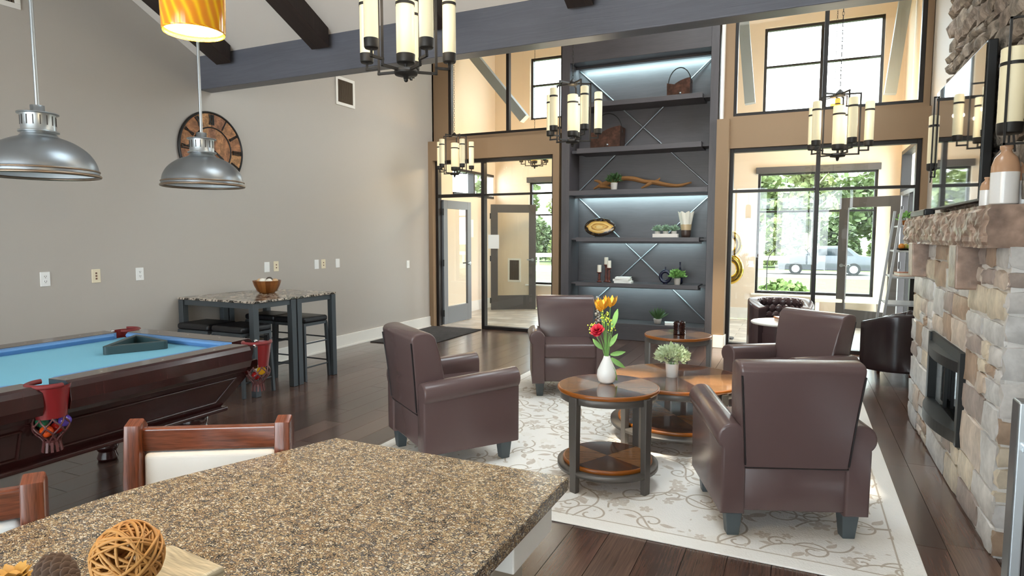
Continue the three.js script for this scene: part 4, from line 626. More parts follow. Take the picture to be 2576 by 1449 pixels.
{ // board with vine ball, pinecone and dried flower
  const bw = std('pale maple board', { color: 0xe6d6b6, roughness: 0.5, map: rep(T.grain, 2, 3) });
  const b = single('serving_board', boxUV(box(0.155, 0.022, 0.32, 0, 0.011, 0, 0.008)), bw, 'pale wood board in the lower left foreground', 'board', [-0.962, 0.92, -0.575], -0.1);
  const vine = (() => { const a = []; for (let i = 0; i < 46; i++) { const q = new THREE.Quaternion().setFromEuler(new THREE.Euler(rr(0, TAU), rr(0, TAU), rr(0, TAU))), p = [], R = 0.05 * rr(0.86, 1.04), o = rr(-0.35, 0.35); for (let k = 0; k < 12; k++) { const an = k / 12 * TAU; p.push(V(Math.cos(an) * R, R * o + 0.006 * Math.sin(an * 2 + i), Math.sin(an) * R * Math.sqrt(1 - o * o * 0.5)).applyQuaternion(q)); } a.push(tube(p, rr(0.0016, 0.003), 36, 5, true)); } return merge(a); })();
  single('vine_ball', vine, std('woven vine', { color: 0xb58245, roughness: 0.55 }), 'round ball of woven tan vines on the board', 'ball', [-0.952, 0.994, -0.614]);
  const pc = thing('pine_cone', 'dark brown pine cone lying beside the board', 'pine cone', [-1.078, 0.946, -0.585]); pc.rotation.z = 1.4;
  const scaleG = new THREE.SphereGeometry(0.011, 8, 6).scale(1, 0.25, 0.8).translate(0.012, 0, 0), pcm = std('pine cone scale', { color: 0x4e3a2d, roughness: 0.8 });
  for (let i = 0; i < 70; i++) { const y = i / 70, m = mesh('scale', scaleG, pcm, pc); m.position.set(0, -0.035 + y * 0.07, 0); m.rotation.set(0, i * 2.4, 0.5); m.scale.setScalar(0.6 + 0.9 * Math.sin(Math.PI * (0.15 + 0.8 * (1 - y)))); }
  mesh('core', ball(0.016, 0, 0, 0, 10).scale(1, 2, 1), pcm, pc);
  const gf = thing('dried_flower', 'gold brown dried rosette at the lower left picture edge', 'flower', [-1.152, 0.922, -0.553]); const gm = std('gold dried petal', { color: 0xc2954a, roughness: 0.6, side: THREE.DoubleSide });
  for (let i = 0; i < 40; i++) { const g = leafGeo(0.03, 0.02, -0.4); const m = mesh('petal', g, gm, gf); m.rotation.set(1.25 - 1.0 * (i / 40), 0, 0); const h = new THREE.Group(); m.rotation.order = 'YXZ'; m.rotation.y = i * 2.4; m.position.y = 0.004 + 0.012 * (i / 40); }
  mesh('heart', ball(0.012, 0, 0.02, 0, 10), gm, gf);
}
// ------------------------------------------------------------ armchairs
const armchairProto = (() => {
  const t = new THREE.Group();
  const L = (g) => boxUV(g, false);
  // arm: panel with rolled top, rising a little to the front
  const arm = (s) => { const p = new THREE.Shape(); p.moveTo(-0.044, 0.14); p.lineTo(0.044, 0.14); p.lineTo(0.047, 0.47); p.absarc(0.012, 0.53, 0.058, -0.95, Math.PI * 0.95, false); p.lineTo(-0.044, 0.5); p.closePath(); let g = extrude(p, 0.68, 0.014).translate(0, 0, -0.335); g = smooth(g, 0.7); if (s < 0) { g.scale(-1, 1, 1); const q = g.attributes.position, nn = g.attributes.normal; for (let i = 0; i < q.count; i += 3) for (const a of [q, nn]) { const x = [a.getX(i), a.getY(i), a.getZ(i)]; a.setXYZ(i, a.getX(i + 2), a.getY(i + 2), a.getZ(i + 2)); a.setXYZ(i + 2, ...x); } }
    const pp = g.attributes.position; for (let i = 0; i < pp.count; i++) { const y = pp.getY(i), z = pp.getZ(i); pp.setY(i, y + THREE.MathUtils.smoothstep(y, 0.2, 0.5) * (z * 0.06)); } return L(g.translate(s * 0.295, 0, 0)); };
  for (const s of [1, -1]) { const a = mesh('arm', arm(s), M.leather, t); mesh('arm_welt', rod(V(s * 0.345, 0.452, -0.32), V(s * 0.345, 0.488, 0.33), 0.004), M.leatherPipe, a); }
  mesh('base', L(smooth(box(0.51, 0.235, 0.64, 0, 0.2575, -0.002, 0.014, 2), 0.7)), M.leather, t);
  mesh('seat_cushion', L(warp(box(0.5, 0.13, 0.5, 0, 0.425, 0.088, 0.034, 4), (v) => { if (v.y > 0.43) v.y += 0.014 * Math.cos(v.x * 5) * Math.cos((v.z - 0.09) * 5); })), M.leather, t);
  // backrest: side profile, leaning back, widening upward
  const pr = new THREE.Shape(); pr.moveTo(-0.325, 0.372); pr.lineTo(-0.14, 0.372); pr.quadraticCurveTo(-0.16, 0.62, -0.235, 0.845); pr.quadraticCurveTo(-0.262, 0.885, -0.32, 0.878); pr.quadraticCurveTo(-0.375, 0.875, -0.372, 0.845); pr.quadraticCurveTo(-0.345, 0.6, -0.325, 0.372);
  const bk = smooth(warp(extrude(pr, 0.5, 0.014).translate(0, 0, -0.25), (v) => { v.z *= 1 + 0.17 * (v.y - 0.37) / 0.5; }).rotateY(-Math.PI / 2).scale(1, 1, 1), 0.75);
  const b = mesh('backrest', L(bk), M.leather, t);
  for (const s of [1, -1]) mesh('piping', tube([V(s * 0.244, 0.38, -0.341), V(s * 0.262, 0.6, -0.36), V(s * 0.284, 0.83, -0.386)], 0.005, 16, 6), M.leatherPipe, b);
  mesh('seam', rod(V(-0.245, 0.366, -0.334), V(0.245, 0.366, -0.334), 0.006), M.leatherPipe, b);
  const lg = warp(box(0.085, 0.145, 0.085, 0, 0.0725, 0, 0.004, 1), (v) => { const k = 0.68 + 0.32 * v.y / 0.145; v.x *= k; v.z *= k; });
  for (const a of [1, -1]) for (const c of [1, -1]) mesh('leg', lg, M.chairLeg, t).position.set(a * 0.28, 0, c * 0.265);
  return t;
})();
[['brown leather armchair at the left, turned to the storefront, beside the counter', -2.162, -3.69, 2.512], ['brown leather armchair facing the camera in front of the shelving', -2.037, -5.728, 0.431], ['brown leather armchair at the right facing the coffee table, near the small white table', -0.05, -5.34, -0.66], ['brown leather armchair in the right foreground seen from behind', -0.0985, -3.583, 3.5]].forEach(([label, x, z, a]) => {
  const c = armchairProto.clone(); c.name = numbered('armchair'); c.position.set(x, 0.008, z); c.rotation.y = a; c.userData = { label, category: 'armchair', group: 'brown leather armchairs' }; scene.add(c);
});
// ------------------------------------------------------------ round tables
function roundTable(name, label, pos, R, H, n, turn, veer) {
  const t = thing(name, label, 'table', pos, turn, 'round two tier tables');
  const tier = (r, y, nm) => {
    const g = mesh(nm, lathe([[r, y - 0.026], [r + 0.006, y - 0.018], [r + 0.006, y - 0.006], [r, y - 0.0005], [r - 0.012, y - 0.0005]], 72), M.edgeWood, t);
    for (let i = 0; i < n; i++) { const s = new THREE.Shape(); s.moveTo(0, 0); for (let k = 0; k <= 10; k++) { const b = (i + k / 10) * TAU / n + veer; s.lineTo(Math.cos(b) * (r - 0.004), Math.sin(b) * (r - 0.004)); } s.closePath(); const q = new THREE.ExtrudeGeometry(s, { depth: 0.024, bevelEnabled: false, curveSegments: 14 }).rotateX(-Math.PI / 2).translate(0, y - 0.024, 0); const a = (i + 0.5) * TAU / n + veer; const p = q.attributes.position, uv = q.attributes.uv; for (let k = 0; k < p.count; k++) { const x = p.getX(k), z = p.getZ(k); uv.setXY(k, x * Math.cos(a) - z * Math.sin(a), x * Math.sin(a) + z * Math.cos(a)); } mesh('veneer_wedge', q, i % 2 ? M.veneerB : M.veneerA, g); }
  };
  tier(R, H, 'table_top'); tier(R * 0.88, 0.155, 'lower_shelf');
  mesh('apron_ring', lathe([[R - 0.028, H - 0.027], [R - 0.008, H - 0.027], [R - 0.008, H - 0.068], [R - 0.028, H - 0.068], [R - 0.028, H - 0.027]], 72), M.gunmetal, t);
  mesh('shelf_ring', lathe([[R * 0.86, 0.129], [R + 0.004, 0.129], [R + 0.004, 0.1], [R * 0.86, 0.1], [R * 0.86, 0.129]], 72), M.gunmetal, t);
  const lg = warp(box(0.058, H - 0.027, 0.042, 0, (H - 0.027) / 2, 0, 0.004, 1), (v) => { const k = v.y < 0.12 ? 0.8 + 0.2 * v.y / 0.12 : 1; v.x *= k; v.z *= k; });
  for (let i = 0; i < 4; i++) { const m = mesh('leg', lg, M.gunmetal, t), a = (i + 0.5) * TAU / 4; m.position.set(Math.cos(a) * (R - 0.012), 0, Math.sin(a) * (R - 0.012)); m.rotation.y = -a + Math.PI / 2; }
  return t;
}
roundTable('end_table', 'small round two tier end table carrying the white vase of flowers', [-1.03, 0.008, -3.64], 0.30, 0.592, 4, 0.35, 0.75);
roundTable('coffee_table', 'large round two tier coffee table with pale potted plant', [-0.80, 0.008, -4.68], 0.48, 0.452, 4, 0.1, 0.5);
roundTable('end_table', 'round two tier end table in front of the shelving with candle jar', [-1.0, 0.008, -5.84], 0.295, 0.592, 4, 0.7, 0.2);
{ // vase of flowers
  const B = V(-1.055, 0.6, -3.69), t = thing('flower_vase', 'white teardrop vase with red and orange flowers', 'vase', [B.x, B.y, B.z]);
  mesh('vase_body', lathe([[0.001, 0], [0.034, 0], [0.05, 0.014], [0.06, 0.045], [0.056, 0.08], [0.038, 0.12], [0.024, 0.15], [0.019, 0.168], [0.015, 0.168], [0.018, 0.14], [0.03, 0.11]], 40), std('matte white ceramic', { color: 0xeeeeec, roughness: 0.28 }), t);
  const heads = [[-0.055, 0.34, 0.02, 'rose'], [-0.03, 0.455, 0.0, 'lily'], [0.012, 0.47, -0.02, 'lily'], [-0.05, 0.44, -0.03, 'lily'], [0.0, 0.4, 0.015, 'sprig'], [-0.1, 0.335, 0.0, 'sprig'], [0.03, 0.36, 0.01, 'sprig'], [-0.01, 0.42, 0.03, 'sprig'], [0.05, 0.44, -0.01, 'leaf']];
  heads.forEach(([x, y, z]) => mesh('stem', tube([V(0, 0.1, 0), V(x * 0.3, 0.22, z * 0.3), V(x, y, z)], 0.0028, 12, 5), G.bright, t));
  const red = std('red rose petal', { color: 0xb3122c, roughness: 0.55, side: THREE.DoubleSide }), yel = std('orange yellow petal', { color: 0xeaa62c, roughness: 0.55, side: THREE.DoubleSide }), bud = std('yellow green buds', { color: 0xc6cf4e, roughness: 0.7 });
  heads.forEach(([x, y, z, k]) => {
    if (k === 'rose') { const f = mesh('rose', ball(0.012, 0, 0.016, 0, 12), red, t); f.position.set(x, y - 0.01, z + 0.01); f.rotation.set(0.75, 0, 0.15); for (let i = 0; i < 22; i++) { const q = i / 22, m = mesh('petal', leafGeo(0.03 + 0.018 * q, 0.034 + 0.022 * q, -0.45), red, f); m.rotation.order = 'YXZ'; m.rotation.set(0.12 + 0.95 * q, i * 2.4, 0); m.position.y = -0.004 - 0.006 * q; } }
    if (k === 'lily') { const f = mesh('lily', ball(0.006, 0, 0, 0, 8), yel, t); f.position.set(x, y, z); for (let i = 0; i < 6; i++) { const m = mesh('petal', leafGeo(0.075, 0.036, 0.35), yel, f); m.rotation.order = 'YXZ'; m.rotation.set(0.9, i * TAU / 6, 0); } }
    if (k === 'sprig') mesh('buds', merge(Array.from({ length: 16 }, () => ball(0.005, x + rr(-0.022, 0.022), y + rr(-0.04, 0.03), z + rr(-0.022, 0.022), 6))), bud, t);
  });
  [[0.05, 0.22, 1.35, 0.09], [0.06, 0.2, 2.2, 0.1], [0.05, 0.16, 2.8, 0.11], [0.06, 0.38, 0.3, 0.1], [0.09, 0.4, 0.15, 0.1], [-0.05, 0.25, -0.9, 0.09], [0.04, 0.27, 0.5, 0.09]].forEach(([x, y, tilt, len]) => { const m = mesh('leaf', leafGeo(len, len * 0.33, 0.25), G.bright, t); m.position.set(x * 0.5, y - 0.04, 0.01); m.rotation.z = -tilt; });
}
bushyPot('potted_plant', 'pale variegated plant in white pot on the coffee table', [-0.835, 0.46, -4.66], 0.048, 0.1, M.stonewareW, G.pale, 0.12, 620, 0.03);
{ const t = thing('candle_jar', 'dark ribbed brown candle jar on the far end table', 'candle jar', [-0.985, 0.6, -5.83]); const pts = [[0.001, 0], [0.05, 0]]; for (let i = 0; i < 5; i++) pts.push([0.056, 0.008 + i * 0.022], [0.05, 0.022 + i * 0.022]); pts.push([0.05, 0.118], [0.042, 0.118], [0.042, 0.02], [0.001, 0.02]); mesh('jar', lathe(pts, 32), std('dark mottled brown glass', { color: 0x3c1d17, roughness: 0.1, map: rep(T.stain, 3, 3) }), t); mesh('wax', cyl(0.041, 0.041, 0.05, 0, 0.046, 0), M.ivory, t); }
// ------------------------------------------------------------ rug
{
  const X0 = -2.69, X1 = 0.56, Z0 = -6.4, Z1 = -2.995, W = X1 - X0, D = Z1 - Z0, k = 2048 / Math.max(W, D), cv = document.createElement('canvas'); cv.width = Math.round(W * k); cv.height = Math.round(D * k);
  const c = cv.getContext('2d'); c.fillStyle = '#f3efe9'; c.fillRect(0, 0, cv.width, cv.height);
  const px = (m) => m * k, tan = ['#cfc3b6', '#c2b5a6', '#d8cec2'];
  c.fillStyle = '#e6dfd4'; for (let i = 0; i < 260; i++) { c.beginPath(); c.ellipse(rr(0, cv.width), rr(0, cv.height), rr(6, 40), rr(6, 30), rr(0, 3), 0, TAU); c.globalAlpha = 0.25; c.fill(); } c.globalAlpha = 1;
  const spiral = (x, y, r, a0, dir, turns) => { c.beginPath(); for (let i = 0; i <= 50; i++) { const q = i / 50, a = a0 + dir * q * turns * TAU, R = r * (1 - q * 0.86); c.lineTo(x + Math.cos(a) * R, y + Math.sin(a) * R); } c.stroke(); };
  const leafP = (x, y, len, a) => { c.save(); c.translate(x, y); c.rotate(a); c.beginPath(); c.moveTo(0, 0); c.bezierCurveTo(len * 0.3, -len * 0.42, len * 0.6, -len * 0.1, len, -len * 0.22); c.bezierCurveTo(len * 0.8, len * 0.08, len * 0.5, len * 0.36, 0, 0); c.fill(); c.restore(); };
  const flower = (x, y, r) => { for (let i = 0; i < 5; i++) { const a = i / 5 * TAU + r; c.beginPath(); c.ellipse(x + Math.cos(a) * r * 0.6, y + Math.sin(a) * r * 0.6, r * 0.5, r * 0.34, a, 0, TAU); c.fill(); } };
  const motif = (x, y, s, a) => { c.save(); c.translate(x, y); c.rotate(a); c.lineCap = 'round'; c.strokeStyle = tan[1]; c.lineWidth = px(0.011); spiral(0, 0, px(0.17) * s, 0.4, 1, 1.25); spiral(px(0.3) * s, px(0.1) * s, px(0.1) * s, 2.4, -1, 1.2); c.beginPath(); c.moveTo(-px(0.36) * s, px(0.2) * s); c.bezierCurveTo(-px(0.2) * s, -px(0.2) * s, px(0.16) * s, px(0.34) * s, px(0.46) * s, -px(0.1) * s); c.stroke(); c.fillStyle = tan[0]; leafP(px(0.08) * s, -px(0.05) * s, px(0.17) * s, -0.6); leafP(-px(0.12) * s, px(0.1) * s, px(0.15) * s, 2.5); leafP(px(0.34) * s, px(0.02) * s, px(0.13) * s, 0.4); c.fillStyle = tan[2]; flower(-px(0.28) * s, -px(0.08) * s, px(0.07) * s); flower(px(0.2) * s, px(0.24) * s, px(0.05) * s); c.restore(); };
  for (let j = 0; j < 9; j++) for (let i = 0; i < 9; i++) motif(px(0.22 + i * 0.37 + (j % 2) * 0.16 + rr(-0.05, 0.05)), px(0.22 + j * 0.375 + rr(-0.05, 0.05)), rr(0.5, 0.78), rr(0, TAU));
  c.fillStyle = tan[2]; for (let i = 0; i < 700; i++) leafP(rr(px(0.12), cv.width - px(0.12)), rr(px(0.12), cv.height - px(0.12)), px(rr(0.02, 0.05)), rr(0, TAU));
  c.strokeStyle = '#f6f2ec'; c.lineWidth = px(0.09); c.strokeRect(px(0.045), px(0.045), cv.width - px(0.09), cv.height - px(0.09)); c.strokeStyle = tan[1]; c.lineWidth = px(0.008); c.strokeRect(px(0.1), px(0.1), cv.width - px(0.2), cv.height - px(0.2));
  const mp = new THREE.CanvasTexture(cv); mp.colorSpace = THREE.SRGBColorSpace; mp.magFilter = THREE.LinearFilter; mp.wrapS = mp.wrapT = THREE.ClampToEdgeWrapping;
  const g = strip(box(W, 0.008, D, (X0 + X1) / 2, 0.004, (Z0 + Z1) / 2, 0.003)), p = g.attributes.position, uv = g.attributes.uv; for (let i = 0; i < p.count; i++) uv.setXY(i, (p.getX(i) - X0) / W, 1 - (p.getZ(i) - Z0) / D);
  single('area_rug', g, std('cream scroll rug', { color: 0xffffff, roughness: 0.95, map: mp, bumpMap: rep(T.pileB, 6, 6), bumpScale: 0.002 }), 'cream area rug with taupe scrolling vines under the armchairs', 'rug');
}
// ------------------------------------------------------------ stone chimney
const CX = 0.87, CUP = 0.97, CZ0 = -6.0, CZ1 = -3.5;
const chimney = thing('stone_chimney', 'pale ledge stone fireplace and rough upper chimney', 'fireplace', [0, 0, 0]);
{
  mesh('mortar_core', boxUV(merge([span(CX, XR, 0, 0.3, CZ0, CZ1), span(CX, XR, 0.84, 1.46, CZ0, CZ1), span(CX, XR, 0.3, 0.84, CZ0, -5.19), span(CX, XR, 0.3, 0.84, -4.21, CZ1), span(CX + 0.3, XR, 0.3, 0.84, -5.19, -4.21), span(CUP, XR, 1.645, 5.2, -5.5, -4.75), span(CUP, XR, 1.645, 3.28, -4.75, CZ1)])), M.mortar, chimney);
  function stoneGeo(w, h, d) {
    const g = mergeVertices(new THREE.BufferGeometry().setAttribute('position', new THREE.BoxGeometry(w, h, d, 3, 3, 1).toNonIndexed().attributes.position), 1e-4), p = g.attributes.position, o = rr(0, 99);
    for (let i = 0; i < p.count; i++) {
      let x = p.getX(i), y = p.getY(i), z = p.getZ(i); const u = x / (w / 2), v = y / (h / 2), e = Math.max(Math.abs(u), Math.abs(v)), c = Math.abs(u) * Math.abs(v);
      if (c > 0.9) { x *= 1 - 0.008 / w * rr(0.2, 1.6); y *= 1 - 0.008 / h * rr(0.2, 1.6); }
      x += rr(-0.011, 0.011); y += rr(-0.009, 0.009);
      z += z > 0 ? (e > 0.9 ? -0.28 * d * rr(0.2, 1) : rr(-0.12, 0.14) * d) : 0;
      p.setXYZ(i, x, y, z);
    }
    return boxUV(toCreasedNormals(g, 0.75));
  }
  function split(x, y, w, h, out, big) {
    const wide = w / h;
    if ((w * h < big * rr(0.6, 1.5) && wide > 1.05 && wide < 3.6) || (w < 0.2 && h < 0.12)) { out.push([x, y, w, h]); return; }
    if (wide > rr(2.4, 3.6)) { const k = rr(0.36, 0.64); split(x, y, w * k, h, out, big); split(x + w * k, y, w * (1 - k), h, out, big); } else { const k = rr(0.36, 0.64); split(x, y, w, h * k, out, big); split(x, y + h * k, w, h * (1 - k), out, big); }
  }
  const lay = (rects, mats, place, depth, big) => { for (const [x, y, w, h] of rects) { const out = []; split(x, y, w, h, out, big); for (const [a, b, c, d] of out) { const m = mesh('stone', stoneGeo(c - 0.016, d - 0.016, depth * rr(0.8, 1.3)), pick(mats), chimney); place(m, a + c / 2, b + d / 2); } } };
  const front = (X) => (m, u, v) => { m.position.set(X, v, u); m.rotation.y = -Math.PI / 2; };
  lay([[CZ0 - 0.02, 0.005, 0.83, 1.45], [-4.21, 0.005, 0.71, 1.45], [-5.19, 0.845, 0.98, 0.61], [-5.19, 0.005, 0.98, 0.29]], [...M.stone, M.stone[0], M.stone[2], M.stone[6], M.stone[4]], front(CX - 0.002), 0.034, 0.085);
  lay([[CX - 0.02, 0.005, 0.5, 1.45]], [...M.stone, M.stone[0], M.stone[2], M.stone[6], M.stone[2]], (m, u, v) => m.position.set(u, v, CZ1 + 0.004), 0.036, 0.11);
  lay([[-5.53, 1.66, 0.78, 2.4], [-4.75, 1.66, 1.25, 1.6]], M.stoneUp, front(CUP - 0.01), 0.09, 0.05);
  lay([[CUP, 1.66, 0.38, 1.6]], M.stoneUp, (m, u, v) => m.position.set(u, v, CZ1 + 0.01), 0.07, 0.05);
}
{ // firebox with curved hood and hearth lip
  const f = thing('firebox_insert', 'black metal firebox with curved hood and lip set in the stone', 'fireplace insert', [0, 0, 0]), z0 = -5.17, z1 = -4.23, zc = (z0 + z1) / 2, hw = (z1 - z0) / 2;
  const arc = (bulge) => { const s = new THREE.Shape(); s.moveTo(-hw, 0); for (let i = 0; i <= 20; i++) { const a = i / 20 * 2 - 1; s.lineTo(a * hw, bulge * (1 - a * a)); } s.lineTo(hw, -0.03); s.lineTo(-hw, -0.03); s.closePath(); return s; };
  const lay = (s, y, h) => new THREE.ExtrudeGeometry(s, { depth: h, bevelEnabled: false }).rotateX(-Math.PI / 2).rotateY(Math.PI / 2).translate(CX - 0.02, y, zc);
  mesh('hearth_lip', lay(arc(0.085), 0.31, 0.07), M.black, f); mesh('hood', lay(arc(0.06), 0.72, 0.06), M.black, f);
  mesh('frame', merge([span(CX - 0.03, CX + 0.02, 0.3, 0.84, z0 - 0.01, z0 + 0.045), span(CX - 0.03, CX + 0.02, 0.3, 0.84, z1 - 0.045, z1 + 0.01), span(CX - 0.02, CX + 0.05, 0.775, 0.84, z0 + 0.045, z1 - 0.045)]), M.black, f);
  mesh('fire_glass', new THREE.PlaneGeometry(0.86, 0.36).rotateY(-Math.PI / 2).translate(CX + 0.05, 0.55, zc), std('dark curved fire glass', { color: 0x1c1f22, roughness: 0.06, side: THREE.DoubleSide }), f);
  for (const k of [-0.18, 0.18]) mesh('glass_rib', box(0.02, 0.36, 0.02, CX + 0.03, 0.55, zc + k), M.black, f);
  mesh('inner_box', merge([span(CX + 0.05, CX + 0.27, 0.31, 0.33, z0 + 0.03, z1 - 0.03), span(CX + 0.25, CX + 0.28, 0.33, 0.8, z0 + 0.03, z1 - 0.03)]), M.plasticBlack, f);
}
{ // mantel: rough front, smoother end
  const t = thing('mantel_shelf', 'rough hewn brown mantel beam on the stone chimney', 'mantel', [0, 0, 0]);
  const X0 = 0.765, y0 = 1.445, y1 = 1.642, zA = -6.03, zB = -3.49;
  const g = new THREE.BoxGeometry(XR - X0, y1 - y0, zB - zA, 6, 14, 150).translate((XR + X0) / 2, (y0 + y1) / 2, (zA + zB) / 2);
  const h = mergeVertices(new THREE.BufferGeometry().setAttribute('position', g.toNonIndexed().attributes.position), 1e-4), p = h.attributes.position;
  for (let i = 0; i < p.count; i++) { let x = p.getX(i), y = p.getY(i), z = p.getZ(i); if (x < X0 + 0.01) x += -0.022 * (fbm(z * 14 + 200, y * 26 + 50, 4096, 4096, 4, 6) - 0.5) * 2 + (y < y0 + 0.02 || y > y1 - 0.02 ? 0.01 : 0); if (y < y0 + 0.005) y += 0.014 * (fbm(z * 16 + 99, x * 16, 4096, 4096, 3, 7) - 0.5); if (z > zB - 0.002) z += 0.012 * (fbm(x * 14 + 7, y * 18, 4096, 4096, 4, 8) - 0.5); p.setXYZ(i, x, y, z); }
  mesh('beam', boxUV(toCreasedNormals(h, 0.5)), M.mantel, t);
  for (const [za, zb, yb] of [[-5.62, -5.46, 1.2], [-4.2, -4.02, 1.215]]) mesh('corbel', boxUV(warp(box(0.14, 1.45 - yb, zb - za, 0, 0, 0, 0.01, 3), (v) => { v.x += 0.006 * Math.sin(v.y * 60 + v.z * 40); v.z += 0.006 * Math.sin(v.y * 50); }).translate(CX - 0.045, (1.45 + yb) / 2, (za + zb) / 2)), M.mantel, t);
}
{ // television
  const t = thing('television', 'wide black television mounted on the upper chimney', 'television', [0.845, 2.1, -4.72]); t.rotation.y = -Math.PI / 2;
  mesh('housing', box(1.33, 0.83, 0.045, 0, 0, -0.024, 0.006), M.plasticBlack, t); mesh('screen', box(1.305, 0.805, 0.004, 0, 0, 0.0005), M.screen, t); mesh('wall_mount', box(0.4, 0.3, 0.05, 0, 0, -0.075), M.plasticBlack, t);
}
function jug(label, pos, h) {
  const t = thing('stoneware_jug', label, 'jug', pos, 0, 'two tone stoneware jugs on the mantel'), r = h * 0.205;
  mesh('lower_body', lathe([[0.001, 0], [r * 0.96, 0], [r, h * 0.03], [r, h * 0.55]], 32), M.stonewareW, t); mesh('upper_body', lathe([[r, h * 0.55], [r * 0.97, h * 0.66], [r * 0.78, h * 0.8], [r * 0.42, h * 0.88], [r * 0.36, h * 0.92], [r * 0.46, h * 0.95], [r * 0.46, h], [r * 0.3, h], [r * 0.3, h * 0.9]], 32), M.stonewareT, t);
}
jug('tallest tan and white stoneware jug at the near end of the mantel', [0.85, 1.645, -3.62], 0.27); jug('small tan and white stoneware jug left of the tall jug', [0.815, 1.645, -3.76], 0.14); jug('tan and white stoneware jug at the right picture edge', [0.935, 1.645, -3.66], 0.2);
single('soundbar', box(0.07, 0.05, 0.62, 0, 0.025, 0, 0.012), M.plasticBlack, 'slim black soundbar lying on the far end of the mantel', 'soundbar', [0.83, 1.645, -5.65]);

// ------------------------------------------------------------ candle style lamps
const candleGlass = glow('alabaster candle glass', 0xf4e3b0, 0.07, 0xe2d6b4), candleLit = glow('lit amber candle glass', 0xffb63a, 0.35, 0xf0c060);
const candleGeo = (() => lathe([[0.001, 0.0], [0.05, 0.0], [0.05, 0.355], [0.044, 0.36], [0.04, 0.345]], 28))();
const cupGeo = lathe([[0.001, -0.03], [0.044, -0.03], [0.05, -0.022], [0.052, 0.02], [0.05, 0.02]], 28), bandGeo = new THREE.CylinderGeometry(0.0525, 0.0525, 0.016, 28, 1, true).translate(0, 0.285, 0);
const bandMat = std('dark lamp iron', { color: 0x2b2826, roughness: 0.5, metalness: 0.4, side: THREE.DoubleSide });
function candle(parent, x, y, z, mat) { const c = mesh('candle_shade', candleGeo, mat, parent); c.position.set(x, y, z); mesh('cup', cupGeo, bandMat, c); mesh('band', bandGeo, bandMat, c); return c; }
function chandelier(label, x, y, z, turn, top, mat, power, col) {
  const t = thing('chandelier', label, 'chandelier', [x, y, z], turn, 'iron chandeliers with candle shades'), b = 0.013, H = 0.55;
  mesh('hub', lathe([[0.001, -0.02], [0.014, -0.02], [0.014, -0.008], [0.03, -0.004], [0.06, 0.0], [0.066, 0.012], [0.06, 0.03], [0.001, 0.034]], 32), bandMat, t); mesh('finial', ball(0.012, 0, -0.026, 0, 10), bandMat, t);
  mesh('top_hub', lathe([[0.001, H - 0.02], [0.04, H - 0.015], [0.05, H], [0.03, H + 0.02], [0.012, H + 0.04], [0.001, H + 0.045]], 24), bandMat, t);
  const put = (g, x2, y2, z2, k) => { const c = candle(t, x2, y2, z2, mat); c.scale.set(k, 1, k); };
  for (let i = 0; i < 5; i++) {
    const a = i * TAU / 5, P = (r, yy) => V(Math.cos(a) * r, yy, Math.sin(a) * r), lo = 0.05, rv = 0.168, rc = 0.243;
    mesh('arm', merge([bar(P(0.04, 0.02), P(rv, 0.02), b), bar(P(rv, 0.02), P(rv, H), b), bar(P(rv, H), P(0.04, H), b), bar(P(rv, lo), P(rc, lo), b), bar(P(rc, lo), P(rc, lo + 0.035), b)]), bandMat, t);
    const q = P(rc, lo + 0.065); put(t, q.x, q.y, q.z, 0.74);
  }
  mesh('centre_stem', cyl(0.01, 0.01, 0.04, 0, 0.045, 0, 10), bandMat, t); put(t, 0, 0.09, 0, 1);
  const links = [], n = Math.floor((top - y - H - 0.06) / 0.032); for (let i = 0; i < n; i++) links.push(new THREE.TorusGeometry(0.012, 0.0024, 5, 10).scale(0.7, 1.55, 1).rotateY(i % 2 ? Math.PI / 2 : 0).translate(0, H + 0.06 + i * 0.032, 0));
  mesh('chain', merge(links), bandMat, t); mesh('canopy', cyl(0.06, 0.06, 0.025, 0, top - y - 0.0125, 0), bandMat, t);
  for (let i = 0; i < 6; i++) { const a = i * TAU / 5 - turn, r = i < 5 ? 0.243 : 0; const l = new THREE.PointLight(col, power, 0, 2); l.position.set(x + Math.cos(a) * r, y + 0.3, z + Math.sin(a) * r); l.shadow.radius = 2; scene.add(l); }
}
const LP = 0.1, LC = 0xfff0d8;
chandelier('large iron candle chandelier nearest the camera, cut by the top edge', -2.0, 2.38, -2.96, 0.733, ceilingAt(-2.96) - 0.0, candleGlass, LP, LC);
chandelier('small looking iron candle chandelier by the far left storefront', -4.52, 2.37, -7.88, 0.663, FAR_H, candleGlass, LP, LC);
chandelier('iron candle chandelier hanging in front of the shelving', -2.0, 2.38, -5.73, 0.476, FAR_H, candleGlass, LP, LC);
chandelier('iron candle chandelier hanging in front of the right storefront', 0.275, 2.21, -6.42, 0.096, FAR_H, candleGlass, LP, LC);
chandelier('lit iron candle chandelier inside the lobby, behind the left storefront', -4.42, 2.75, -10.6, 0.9, LH, candleLit, 0.5, 0xffdca8);
chandelier('lit iron candle chandelier inside the lobby, behind the right storefront', 0.38, 3.0, -10.6, 1.1, LH, candleLit, 0.5, 0xffdca8);
function sconce(label, z) {
  const t = thing('wall_sconce', label, 'sconce', [0.86, 1.98, z], 0, 'candle sconces beside the television');
  candle(t, 0, 0.02, 0, candleGlass); mesh('frame', merge([bar(V(-0.03, -0.06, 0.052), V(-0.03, 0.5, 0.052), 0.009), bar(V(-0.03, 0.5, 0.052), V(0.085, 0.5, 0.052), 0.009), bar(V(-0.03, -0.06, 0.052), V(0.085, -0.06, 0.052), 0.009)]), bandMat, t);
  for (const k of [-0.02, 0, 0.02]) mesh('prong', bar(V(k, -0.09, k), V(k * 0.6, -0.02, k), 0.008), bandMat, t); mesh('back_plate', box(0.015, 0.3, 0.1, 0.09, 0.2, 0, 0.004), bandMat, t);
}
